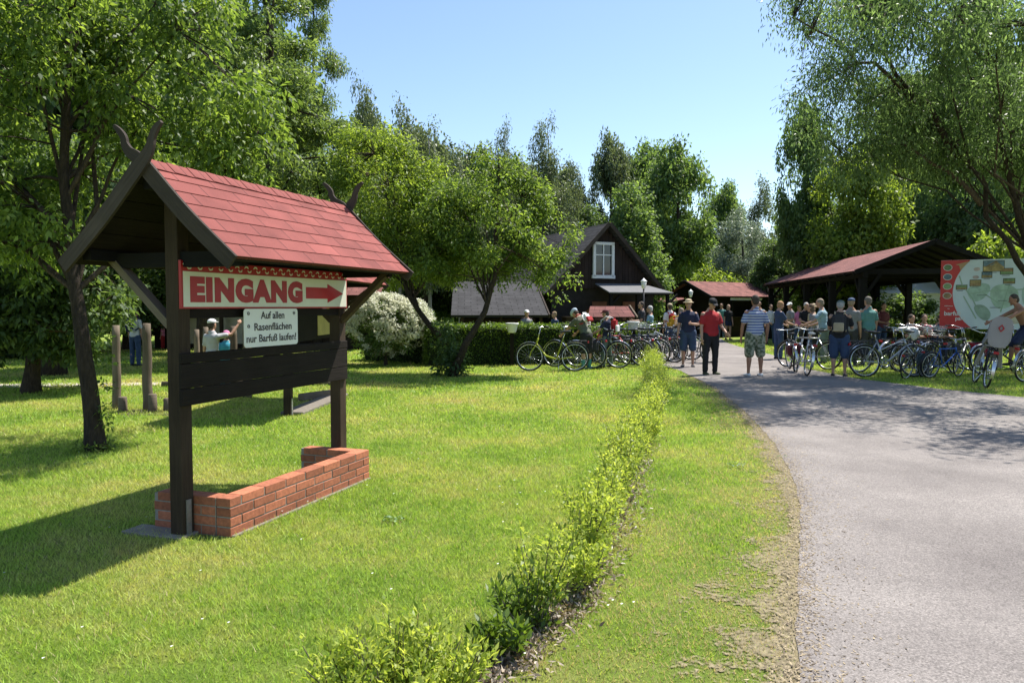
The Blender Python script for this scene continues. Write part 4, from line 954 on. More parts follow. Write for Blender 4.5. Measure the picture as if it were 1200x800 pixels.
# ------------------------------------------------------------------ buildings
M_limewash = plain('pale_plaster', (0.45, 0.40, 0.32), .9, .15, 4, .2)
M_wframe = plain('white_painted_wood', (0.70, 0.70, 0.68), .5, .06, 10, .05)
def gable_house(root, W, L, z0, zr, x_over=.3, y_over=.35, roof=M_grayroof, wallm=M_housewood, th=.08, eave=None, open_front=False):
    """local: x across the gable, y along the ridge (0 = near gable)"""
    sl = (zr - z0) / W
    for sg in (-1, 1):
        mb = MB(); xe = W + x_over; ze = z0 - sl * x_over
        a = (sg * xe, -y_over, ze); b_ = (sg * xe, L + y_over, ze); c_ = (0, L + y_over, zr); d = (0, -y_over, zr)
        mb.slab(*( (a, b_, c_, d) if sg > 0 else (b_, a, d, c_)), th); mb.build('roof', roof, root)
        v = MB(); v.bar((sg * xe, -y_over - .02, ze - .05), (sg * .02, -y_over - .02, zr - .03), .04, .16, up=(0, 0, 1)); v.build('bargeboard', M_barge, root)
cot = empty('cottage', (3.96, 32, 0), math.atan2(.39, .92), 'dark timber cottage with steep gable and white framed window', 'cottage')
gable_house(cot, 2.6, 8, 2.4, 5.05)
g = random.Random(3); pw = MB()
x = -2.55
while x < 2.5:
    w = g.uniform(.13, .19); xm = x + w / 2; zt = 5.0 - abs(xm) * (2.65 / 2.6) - .12
    if -.62 < xm < .38:
        if zt > 4.28: pw.box((xm, 0, (4.25 + zt) / 2), (w - .012, .05, zt - 4.25))
        pw.box((xm, 0, (2.3 + 2.75) / 2), (w - .012, .05, .45))
    elif zt > 2.35: pw.box((xm, 0, (2.3 + zt) / 2), (w - .012, .05, zt - 2.3))
    x += w
pw.build('gable_boarding', M_housewood, cot)
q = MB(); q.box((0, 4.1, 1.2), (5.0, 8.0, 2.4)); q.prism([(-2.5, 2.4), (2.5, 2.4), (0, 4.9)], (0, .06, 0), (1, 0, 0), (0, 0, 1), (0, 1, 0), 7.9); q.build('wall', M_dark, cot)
win = MB()
for (cx, cz, dx, dz) in ((-.12, 4.2, 1.02, .12), (-.12, 2.80, 1.1, .14), (-.57, 3.5, .12, 1.4), (.33, 3.5, .12, 1.4)): win.box((cx, -.06, cz), (dx, .10, dz))
wf = win.build('window', M_wframe, cot)
w2 = MB(); w2.box((-.12, -.045, 3.5), (.05, .05, 1.3)); w2.box((-.12, -.045, 3.72), (.8, .046, .045)); w2.build('glazing_bar', M_wframe, wf)
w3 = MB(); w3.box((-.12, -.02, 3.5), (.82, .02, 1.32)); w3.build('pane', M_glass, wf)
# porch roof and posts
q = MB(); q.slab((-.9, -1.9, 2.12), (2.15, -1.9, 2.12), (1.8, -.1, 2.52), (-.55, -.1, 2.52), .05); q.build('porch_roof', plain('grey_felt_roof', (.12, .12, .125), .85, .2, 6, .2), cot)
for x in (-.75, .5, 1.95):
    q = MB(); q.bar((x, -1.75, 0), (x, -1.75, 2.08), .12, .12); q.bar((x, -1.75, 1.6), (x + .5, -1.75, 2.05), .08, .08); q.build('porch_post', M_black, cot)
q = MB(); q.box((.6, -1.78, 2.07), (2.9, .08, .1)); q.build('porch_beam', M_black, cot)
for (x, w) in ((-.25, .7), (1.2, .6)):
    q = MB(); q.box((x, .045, 1.35), (w, .03, .8)); q.box((x, .03, 1.35), (w - .12, .03, .68)); q.build('shutter', plain('red_brown_panel', (.16, .07, .045), .7, .2, 5, .1), cot)
q = MB(); q.box((-1.75, -.9, .55), (1.3, .4, 1.1)); q.box((-1.75, -.92, 1.12), (1.4, .5, .05)); q.build('counter', M_post, cot)
# low barn
bn = empty('barn', (-1.9, 27.2, 0), R(3), 'low dark barn with broad grey shingle roof left of the cottage', 'barn')
q = MB(); q.slab((-.3, -.3, 1.24), (3.2, -.3, 1.24), (3.0, 3.2, 2.55), (-.3, 3.2, 2.55), .09); q.slab((3.2, 6.4, 1.24), (-.3, 6.4, 1.24), (-.3, 3.2, 2.55), (3.0, 3.2, 2.55), .09); q.build('roof', M_grayroof, bn)
q = MB(); q.bar((3.24, -.3, 1.2), (3.04, 3.2, 2.5), .05, .14); q.build('bargeboard', M_barge, bn)
q = MB(); q.box((1.4, 3.3, .55), (2.8, 5.6, 1.1)); q.build('wall', M_housewood, bn)
for x in (.1, 1.5, 2.95):
    q = MB(); q.bar((x, -.1, 0), (x, -.1, 1.25), .1, .1); q.build('post', M_post, bn)
# little well house
ww = P(712, 380, 25.5); wl_ = empty('well_house', (ww.x, 25.5, 0), R(12), 'small open well house with red tiled roof in front of the cottage porch', 'well house')
q = MB(); q.slab((-.85, -.45, 1.2), (.85, -.45, 1.2), (.75, 0, 1.56), (-.62, 0, 1.56), .04); q.slab((.85, .45, 1.2), (-.85, .45, 1.2), (-.62, 0, 1.56), (.75, 0, 1.56), .04); q.build('roof', M_shingle_far, wl_)
q = MB(); q.bar((.88, -.5, 1.16), (.78, .0, 1.57), .05, .07); q.bar((.88, .5, 1.16), (.78, 0, 1.57), .05, .07); q.build('bargeboard', M_gray, wl_)
for x in (-.6, .6):
    for y in (-.3, .3):
        q = MB(); q.bar((x, y, 0), (x, y, 1.25), .07, .07); q.build('post', M_post, wl_)
q = MB(); q.lathe((0, 0, 0), [(.42, 0), (.45, .6), (.36, .62), (.36, .2)], 18); q.build('well_ring', M_concrete, wl_)
# kiosk
kk = empty('kiosk', (8.94, 38, 0), R(36.9), 'dark kiosk with long red roof behind the people on the path', 'kiosk')
q = MB(); q.slab((-.35, -1.65, 2.06), (7.5, -1.65, 2.06), (7.5, 0, 2.83), (-.35, 0, 2.83), .06); q.build('roof', M_shingle_far, kk)
q = MB(); q.slab((7.5, 1.65, 2.06), (-.35, 1.65, 2.06), (-.35, 0, 2.83), (7.5, 0, 2.83), .06); q.build('roof', M_shingle_far, kk)
for sg in (-1, 1):
    q = MB(); q.bar((-.38, sg * 1.68, 2.0), (-.38, 0, 2.8), .05, .14); q.build('bargeboard', M_black, kk)
q = MB(); q.prism([(-1.5, 2.05), (1.5, 2.05), (0, 2.75)], (.1, 0, 0), (0, 1, 0), (0, 0, 1), (1, 0, 0), .06); q.build('gable_boarding', M_black, kk)
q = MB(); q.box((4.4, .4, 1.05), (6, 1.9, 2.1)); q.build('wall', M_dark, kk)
for x in (.1, 1.6, 3.3, 5.0, 6.8):
    for y in ((-1.4, 1.3) if x < 1 else (-1.4,)):
        q = MB(); q.bar((x, y, 0), (x, y, 2.08), .13, .13); q.build('post', M_black, kk)
q = MB(); q.box((3.2, -1.25, 1.0), (3.0, .35, .06)); q.box((3.2, -1.2, .5), (2.9, .08, .98)); q.build('counter', M_housewood, kk)
q = MB(); q.box((2.6, -1.55, 1.92), (2.6, .03, .12)); q.build('fascia_sign', M_white, kk)
# stall roof between cottage and kiosk
s3 = empty('stall', (7.0, 40, 0), R(4), 'low stall with red roof between cottage and kiosk', 'stall')
q = MB(); q.slab((-1.0, -.8, 1.70), (2.4, -.8, 1.70), (2.2, .6, 2.08), (-1.0, .6, 2.08), .05); q.build('roof', M_shingle_far, s3)
for x in (-.8, .7, 2.1):
    q = MB(); q.bar((x, -.6, 0), (x, -.6, 1.72), .1, .1); q.build('post', M_black, s3)
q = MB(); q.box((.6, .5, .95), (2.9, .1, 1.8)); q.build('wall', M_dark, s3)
# hut at the far left
hh = empty('hut', (-13.2, 27.5, 0), R(-4), 'timber hut with red roof seen behind the wooden posts', 'hut')
q = MB(); q.slab((-.4, -.5, 1.95), (8.6, -.5, 1.95), (8.6, 2.2, 3.1), (-.4, 2.2, 3.1), .07); q.build('roof', M_shingle_far, hh)
q = MB(); q.box((4.1, 1.6, .95), (8.0, 3.2, 1.9)); q.build('wall', M_housewood, hh)
q = MB(); q.box((2.2, -.02, .75), (3.2, .05, 1.1)); q.build('wall_panel', M_limewash, hh)
for x in (0, 2.8, 5.6, 8.2):
    q = MB(); q.bar((x, -.35, 0), (x, -.35, 1.96), .11, .11); q.build('post', M_post, hh)
# pavilion
pv = empty('pavilion', (12.18, 21.7, 0), R(-8.3), 'open timber pavilion with dusty red roof beside the bicycles', 'pavilion')
LW, LL, ZA, ZE = 2.15, 14.6, 3.47, 2.60
q = MB(); q.slab((-LW, LL, ZE), (-LW, 0, ZE), (0, 0, ZA), (0, LL, ZA), .06); q.build('roof', M_shingle_far, pv)
q = MB(); q.slab((LW, 0, ZE), (LW, LL, ZE), (0, LL, ZA), (0, 0, ZA), .06); q.build('roof', M_shingle_far, pv)
for sg in (-1, 1):
    q = MB(); q.bar((sg * (LW + .03), -.03, ZE - .05), (0, -.03, ZA - .05), .05, .14); q.build('bargeboard', M_black, pv)
q = MB()
for y in np.arange(.3, LL, .9):
    for sg in (-1, 1): q.bar((sg * LW, y, ZE - .10), (0, y, ZA - .10), .07, .10)
q.build('rafter', M_black, pv)
q = MB(); q.slab((-LW + .02, LL, ZE - .065), (-LW + .02, 0, ZE - .065), (0, 0, ZA - .068), (0, LL, ZA - .068), .015); q.slab((LW - .02, 0, ZE - .065), (LW - .02, LL, ZE - .065), (0, LL, ZA - .068), (0, 0, ZA - .068), .015); q.build('roof_boarding', M_black, pv)  # black slabs added so the roof's underside reads as shaded
for sg in (-1, 1):
    q = MB(); q.bar((sg * 1.85, .1, ZE - .12), (sg * 1.85, LL - .1, ZE - .12), .14, .16); q.build('beam', M_black, pv)
    for y in (.35, 3.6, 7.2, 10.8, 14.2):
        q = MB(); q.bar((sg * 1.85, y, 0), (sg * 1.85, y, ZE - .2), .2, .2); q.build('post', M_black, pv)
        q = MB(); q.bar((sg * 1.85, y, 1.7), (sg * 1.85, y + .65, ZE - .2), .1, .1); q.bar((sg * 1.85, y, 1.8), (sg * 1.3, y, ZE), .1, .1); q.build('brace', M_black, pv)
for y in (.35, 3.6, 7.2, 10.8, 14.2):
    q = MB(); q.bar((-1.9, y, ZE - .02), (1.9, y, ZE - .02), .12, .16); q.build('tie_beam', M_black, pv)
def picnic(x, y, rz, label):
    r_ = empty('picnic_table', (x, y, 0), rz, label, 'table', 'tables under the pavilion')
    q = MB()
    for k in range(4): q.box((0, -.27 + k * .18, .74), (1.8, .165, .04), bev=.004)
    q.build('tabletop', M_housewood, r_)
    for sg in (-1, 1):
        q = MB(); q.box((0, sg * .62, .44), (1.8, .24, .04), bev=.004); q.build('bench', M_housewood, r_)
        q = MB(); q.bar((sg * .7, -.35, 0), (sg * .7, -.1, .72), .08, .05); q.bar((sg * .7, .35, 0), (sg * .7, .1, .72), .08, .05); q.bar((sg * .7, -.7, .40), (sg * .7, .7, .40), .05, .08)
        q.bar((sg * .7, -.6, 0), (sg * .7, -.6, .4), .06, .06); q.bar((sg * .7, .6, 0), (sg * .7, .6, .4), .06, .06); q.build('trestle', M_housewood, r_)
picnic(12.7, 23.6, R(-8), 'nearest picnic table under the pavilion'); picnic(13.1, 27.2, R(-8), 'middle picnic table under the pavilion'); picnic(13.7, 31.0, R(-8), 'farthest picnic table under the pavilion')
# white tarp / van side seen through the pavilion
q = MB(); a = P(1040, 385, 34); q.box((a.x + 1.2, 34.4, 1.2), (3.6, .4, 1.9), bev=.05)
tr_ = empty('marquee', (a.x + 1.2, 36.0, 0), 0, 'white tent wall glimpsed through the pavilion', 'tent')
q = MB(); q.box((0, 0, 1.1), (4.2, 3.0, 2.2), bev=.04); q.build('canvas_wall', plain('white_canvas', (.7, .7, .7), .8, .06, 3, .1), tr_)
q = MB(); q.slab((-2.2, -1.6, 2.15), (2.2, -1.6, 2.15), (2.2, 0, 2.7), (-2.2, 0, 2.7), .03); q.slab((2.2, 1.6, 2.15), (-2.2, 1.6, 2.15), (-2.2, 0, 2.7), (2.2, 0, 2.7), .03); q.build('roof', MATS['white_canvas'], tr_)

# ------------------------------------------------------------------ map board
mbd = empty('map_board', (11.33, 19.9, 0), math.atan2(-.53, .85), 'large printed map board, red and pale blue, standing beside the pavilion', 'map board')
mbd.scale = (1.17, 1.17, 1.17); BW, B0, B1 = 3.0, .825, 2.355
M_pale = plain('pale_blue_print', (.60, .69, .71), .5, .08, 3, .0)
q = MB(); q.box((BW / 2, 0, (B0 + B1) / 2), (BW, .04, B1 - B0)); pn = q.build('board_panel', M_pale, mbd)
for x in (.12, BW / 2, BW - .12):
    q = MB(); q.bar((x, .08, 0), (x, .08, B1 - .1), .1, .1); q.build('post', M_post, mbd)
def onb(name, poly, mat, lay, parent=pn):
    q = MB(); q.prism([(u, B1 - v) for u, v in poly], (0, -.021 - .003 * lay, 0), (1, 0, 0), (0, 0, 1), (0, 1, 0), .003); return q.build(name, mat, parent)
def circ(cu, cv, ru, rv, a0=0, a1=360, n=28): return [(cu + ru * math.cos(R(a0 + (a1 - a0) * i / n)), cv - rv * math.sin(R(a0 + (a1 - a0) * i / n))) for i in range(n + 1)]
HB = B1 - B0
arc = [p for p in circ(1.30, .74, 1.06, 1.0, 90, 270, 40) if .004 < p[1] < HB - .004]
onb('red_field', [(.0, .003)] + [(arc[0][0], .003)] + arc + [(arc[-1][0], HB - .003), (0, HB - .003)], M_redboard, 1)
arc2 = [p for p in circ(1.30, .74, 1.06, 1.0, 90, 150, 20) if p[1] > .004]; arc3 = [p for p in circ(1.20, .74, 1.16, .98, 90, 148, 20) if p[1] > .004]
onb('tan_field', arc2 + [(arc2[-1][0] - .03, arc2[-1][1] - .12), (.28, .10), (.60, .015)], plain('tan_print', (.42, .26, .13), .5, .1, 5, 0), 2)
M_ring = plain('picture_rim', (.6, .6, .56), .5, .05, 5, 0); M_pic = [plain('print_green', (.16, .24, .10), .5, .5, 14, 0), plain('print_brown', (.30, .20, .09), .5, .5, 14, 0), plain('print_ochre', (.40, .30, .12), .5, .5, 14, 0), plain('print_blue', (.14, .22, .26), .5, .5, 14, 0)]
for i, v in enumerate((.16, .37, .58, .79)):
    o = onb('medallion', circ(.135, v, .088, .075, n=20)[:-1], M_ring, 2); onb('medallion_picture', circ(.135, v, .075, .062, n=20)[:-1], M_pic[(0, 3, 0, 1)[i]], 3, o)
def pic(u, v, w, h, kind):
    o = onb('picture', [(u, v), (u + w, v), (u + w, v + h), (u, v + h)], plain('print_dark_edge', (.05, .06, .03), .5, .2, 9, 0), 1)
    onb('picture_sky', [(u + .012, v + .012), (u + w - .012, v + .012), (u + w - .012, v + h * .55), (u + .012, v + h * .5)], M_pic[kind], 2, o); onb('picture_ground', [(u + .012, v + h * .5), (u + w - .012, v + h * .55), (u + w - .012, v + h - .012), (u + .012, v + h - .012)], M_pic[(kind + 2) % 3], 2, o)
    return o
o = pic(.80, .03, .40, .24, 3); onb('picture_house', [(.86, .24), (.86, .15), (.98, .13), (1.06, .05), (1.17, .16), (1.17, .24)], M_pic[2], 3, o); onb('picture_house', [(.84, .16), (1.05, .03), (1.06, .06), (.86, .17)], M_pic[1], 4, o)
for (u, v, w, h, k) in ((.78, .27, .20, .14, 3), (1.12, .20, .24, .14, 1), (.56, .44, .22, .15, 2), (1.18, .42, .22, .12, 0), (.30, .55, .22, .11, 0), (1.9, .2, .3, .2, 0), (2.3, .5, .3, .2, 2)): pic(u, v, w, h, k)
for poly, cl_ in (([(.50, .62), (.75, .50), (.98, .56), (.90, .80), (.70, .95), (.55, .85)], (.36, .50, .40)), ([(.95, .60), (1.25, .52), (1.50, .70), (1.42, 1.0), (1.10, 1.12), (.95, .9)], (.40, .54, .42)), ([(.62, 1.0), (.85, .98), (1.0, 1.2), (.9, 1.38), (.72, 1.25)], (.34, .46, .36)), ([(1.5, .5), (2.0, .6), (2.3, .9), (1.9, 1.2), (1.55, 1.1)], (.38, .52, .44)), ([(.60, .36), (.72, .34), (.74, .42), (.63, .43)], (.55, .45, .40)), ([(.62, .18), (.74, .16), (.76, .24), (.64, .26)], (.50, .42, .38)), ([(1.15, 1.2), (1.5, 1.15), (1.6, 1.4), (1.2, 1.42)], (.45, .40, .30))):
    sm_ = []
    for i in range(len(poly)):
        a_, b2_, c2_ = Vector(poly[i - 1]), Vector(poly[i]), Vector(poly[(i + 1) % len(poly)])
        for f_ in (0, .25, .5, .75): sm_.append(tuple((a_ + b2_) / 2 * (1 - f_) ** 2 + b2_ * 2 * f_ * (1 - f_) + (b2_ + c2_) / 2 * f_ ** 2))
    onb('map_area', sm_, plain('print_area_%d' % int(cl_[0] * 100), cl_, .5, .35, 7, 0), 1)
for (u, v, w) in ((.82, .425, .12), (1.16, .355, .14), (.60, .605, .13), (1.22, .555, .13), (.32, .675, .12), (.70, .78, .2), (1.1, .9, .16), (.95, 1.05, .2), (.86, .285, .2)):
    onb('caption_line', [(u, v), (u + w, v), (u + w, v + .010), (u, v + .010)], M_ink, 2); 
for pts, m_ in (([(.36, .35), (.42, .55), (.62, .85), (.78, 1.25)], 0), ([(.55, .75), (.8, .72), (1.1, .95)], 0), ([(.45, .8), (.7, 1.3)], 0), ([(.8, .7), (1.6, .66)], 3), ([(1.3, .55), (1.15, 1.15)], 0)):
    q = MB(); q.strip([(u, B1 - v) for u, v in pts], [.012] * len(pts), (0, -.025, 0), (1, 0, 0), (0, 0, 1), (0, 1, 0), .003); q.build('map_line', plain('print_pale_green', (.30, .42, .30), .5, .1, 8, 0), pn)
for txt, w, u, v, h in (('Willkommen', .17, .17, 1.02, .03), ('im', .04, .17, 1.08, .03), ('barfuß', .33, .25, 1.19, .13), ('park', .2, .40, 1.30, .12)):
    tm = text_mesh(txt, h, .001, 1, .003 if h > .1 else .0006); xs_ = [v_.co.x for v_ in tm.vertices]; tm.transform(Matrix.Diagonal((w / (max(xs_) - min(xs_)), 1, 1, 1)))
    on_face(tm, (u, -.030, B1 - v), (1, 0, 0), (0, 0, 1)); link('lettering', tm, M_white, pn)

# ------------------------------------------------------------------ posts, stumps, path edging, urns, lamps
PG = 'wooden posts of the balance trail'
for (x, by, ty, w, lab) in ((137, 479, 381, .085, 'tall round post, leftmost of the wooden posts by the leaning trunk'), (173, 481, 379, .095, 'tall round post, second from the left of the wooden posts by the leaning trunk'),
                       (231, 463, 386, .07, 'thin pale post right behind the left foot of the EINGANG shelter'), (242, 465, 383, .075, 'split pale post left of the child in the white cap'),
                       (275, 464, 382, .085, 'pale brown post right of the child in blue'), (290, 466, 380, .10, 'grey square topped post left of the white notice')):
    b = G(x, by); H = P(x, ty, b.y).z; q = MB(); n = 8; jx = random.uniform(-.02, .02)
    w *= .72; q.tube([(jx * i / n + noise.noise(Vector((x, i * .5, 0))) * .012, noise.noise(Vector((x, 0, i * .5))) * .012, H * i / n - (.05 if i == 0 else 0)) for i in range(n + 1)], [w * (1.08 - .16 * i / n + .05 * noise.noise(Vector((i * .9, x, 0)))) for i in range(n)] + [w * .8], 10)
    o = q.build('wooden_post', M_gray, None); o.location = b; tag(o, lab, 'post', PG)
for (x, by, h, lab) in ((144, 482, .22, 'short stump beside the leftmost tall post'), (179, 483, .27, 'short stump beside the second tall post'), (197, 482, .2, 'short stump nearest the foot of the EINGANG shelter')):
    b = G(x, by); q = MB(); q.lathe((0, 0, -.04), [(.068, 0), (.064, h * .5), (.06, h + .03), (.05, h + .04)], 12); o = q.build('stump', M_gray); o.location = b; tag(o, lab, 'stump', 'short stumps by the posts')
bed = [G(x, y) for x, y in ((-60, 456), (60, 453), (200, 451), (395, 449), (395, 446), (200, 448), (60, 449), (-60, 451))]
sheet('barefoot_path', bed, .006, plain('pale_pebbles', (.42, .38, .33), .9, .5, 30, .8, vary=False))
lg = MB(); pa, pb = G(190, 453), G(392, 451); lg.tube([pa.lerp(pb, i / 8) + Vector((0, noise.noise(Vector((i, 0, 0))) * .05, .05)) for i in range(9)], [.055] * 9, 8); tag(lg.build('edging_log', M_gray), 'long thin log edging the pebble strip behind the shelters', 'log')
bs = [G(x, y) for x, y in ((138, 486), (200, 487), (206, 481), (136, 479))]; sheet('bare_ground', bs, .005, M_soil)
bs = [G(40, 461 + 2), G(100, 464), G(88, 458), G(30, 458)]; 
for (x, Y, z, lab) in ((600, 19.55, 1.12, 'white urn planter in front of the clipped hedge'), (742, 20.6, 1.14, 'white urn planter behind the parked bicycles')):
    b = at_px(x, Y); r_ = empty('urn_planter', b, 0, lab, 'planter')
    q = MB(); q.lathe((0, 0, z - .26), [(.03, 0), (.10, .01), (.11, .04), (.13, .12), (.155, .2), (.17, .22), (.175, .26), (.14, .26), (.13, .2)], 16); q.build('bowl', M_wframe, r_)
    q = MB(); q.box((0, 0, (z - .26) / 2), (.10, .10, z - .262)); q.build('post', M_darkwood, r_)
for (x, Y, zt, lab) in ((754, 27.8, 2.62, 'white lantern on a pole at the corner of the cottage porch'), (809, 36.2, 2.40, 'white lantern on a pole in front of the kiosk gable')):
    b = at_px(x, Y); r_ = empty('street_lamp', b, 0, lab, 'street lamp')
    q = MB(); q.tube([(0, 0, 0), (0, 0, zt - .42)], .03, 8); q.build('pole', M_blackp, r_)
    q = MB(); q.lathe((0, 0, zt - .42), [(.03, 0), (.07, .03), (.11, .26), (.03, .32)], 6); q.build('lamp_glass', M_white, r_)
    q = MB(); q.lathe((0, 0, zt - .16), [(.125, 0), (.11, .03), (.04, .09), (.012, .13)], 6); q.build('lamp_cap', M_wframe, r_)

# ------------------------------------------------------------------ people
def loft(mb, pts, side=(1, 0, 0), seg=14):
    """pts: list of (point, rx, ry): closed limb with rounded ends"""
    P_ = [Vector(p[0]) for p in pts]; n = len(P_); side = Vector(side); rings = []
    t0 = (P_[1] - P_[0]).normalized(); t1 = (P_[-1] - P_[-2]).normalized()
    def fr(t):
        a = side - t * side.dot(t)
        if a.length < .15: a = Vector((0, 1, 0)) - t * t.y
        a.normalize(); return a, t.cross(a)
    for k in (0, .5, .85): 
        m_ = min(pts[0][1], pts[0][2]); rings.append((P_[0] - t0 * m_ * math.cos(k * math.pi / 2), pts[0][1] * max(.02, math.sin(k * math.pi / 2)), pts[0][2] * max(.02, math.sin(k * math.pi / 2)), t0))
    for i in range(n):
        t = (P_[min(i + 1, n - 1)] - P_[max(i - 1, 0)]).normalized(); rings.append((P_[i], pts[i][1], pts[i][2], t))
    for k in (.85, .5, 0):
        m_ = min(pts[-1][1], pts[-1][2]); rings.append((P_[-1] + t1 * m_ * math.cos(k * math.pi / 2), pts[-1][1] * max(.02, math.sin(k * math.pi / 2)), pts[-1][2] * max(.02, math.sin(k * math.pi / 2)), t1))
    V = []; F = []
    for (c, rx, ry, t) in rings:
        a, b_ = fr(t)
        for k in range(seg):
            an = 2 * math.pi * k / seg; V.append(c + a * math.cos(an) * rx + b_ * math.sin(an) * ry)
    for i in range(len(rings) - 1):
        for k in range(seg):
            k2 = (k + 1) % seg; F.append((i * seg + k, i * seg + k2, (i + 1) * seg + k2, (i + 1) * seg + k))
    F.append(tuple(range(seg))[::-1]); e = (len(rings) - 1) * seg; F.append(tuple(e + k for k in range(seg)))
    mb.add(V, F, None, .5, True)
def fuse(mb, name, mat, parent, vox, it=2, wrinkle=0.0):
    """merge the pieces into one continuous skin"""
    me = mb.mesh(name); o = bpy.data.objects.new(name, me); COL.objects.link(o)
    md = o.modifiers.new('m', 'REMESH'); md.mode = 'VOXEL'; md.voxel_size = vox; md.use_smooth_shade = True
    sm = o.modifiers.new('s', 'SMOOTH'); sm.iterations = it; sm.factor = .5
    dg = bpy.context.evaluated_depsgraph_get(); dg.update(); m2 = bpy.data.meshes.new_from_object(o.evaluated_get(dg)); bpy.data.objects.remove(o); bpy.data.meshes.remove(me)
    if wrinkle:
        co = np.empty(len(m2.vertices) * 3, np.float32); m2.vertices.foreach_get('co', co); co = co.reshape(-1, 3)
        for i in range(len(co)):
            p = Vector(co[i]); d = noise.noise_vector(Vector((p.x * 9, p.y * 9, p.z * 16))) * wrinkle; co[i] += d
        m2.vertices.foreach_set('co', co.ravel())
    m2.name = name; smooth(m2); m2.materials.clear(); return link(name, m2, mat, parent)
def cloth(name, c, var=.15, sc=6): return plain('cloth_' + name, c, .85, var, sc, .25, vary=False, bdist=.01)
SKIN = plain('skin', (.44, .25, .17), .55, .10, 10, .0, vary=False); SKIN2 = plain('tanned_skin', (.34, .17, .105), .5, .12, 10, .0, vary=False)
m, t, b_ = nodemat('striped_cotton'); M_stripe = m
tc = node(t, 'ShaderNodeTexCoord'); wv = node(t, 'ShaderNodeTexWave', bands_direction='Z', i_Scale=5.2, i_Distortion=.5, i_Detail=1.0); wv.inputs['Detail Scale'].default_value = .8; t.links.new(tc.outputs['Object'], wv.inputs[0])
t.links.new(ramp(t, wv.outputs[0], [(.45, (.09, .12, .30)), (.55, (.50, .52, .58))]), b_.inputs['Base Color']); b_.inputs['Roughness'].default_value = .9
m, t, b_ = nodemat('camouflage_cotton'); M_camo = m
tc = node(t, 'ShaderNodeTexCoord'); nn_ = node(t, 'ShaderNodeTexNoise', i_Scale=17.0, i_Detail=1.0); t.links.new(tc.outputs['Object'], nn_.inputs[0]); rc = ramp(t, nn_.outputs[0], [(.40, (.07, .09, .05)), (.5, (.20, .22, .14)), (.6, (.34, .33, .25))]); t.links.new(rc, b_.inputs['Base Color']); b_.inputs['Roughness'].default_value = .9

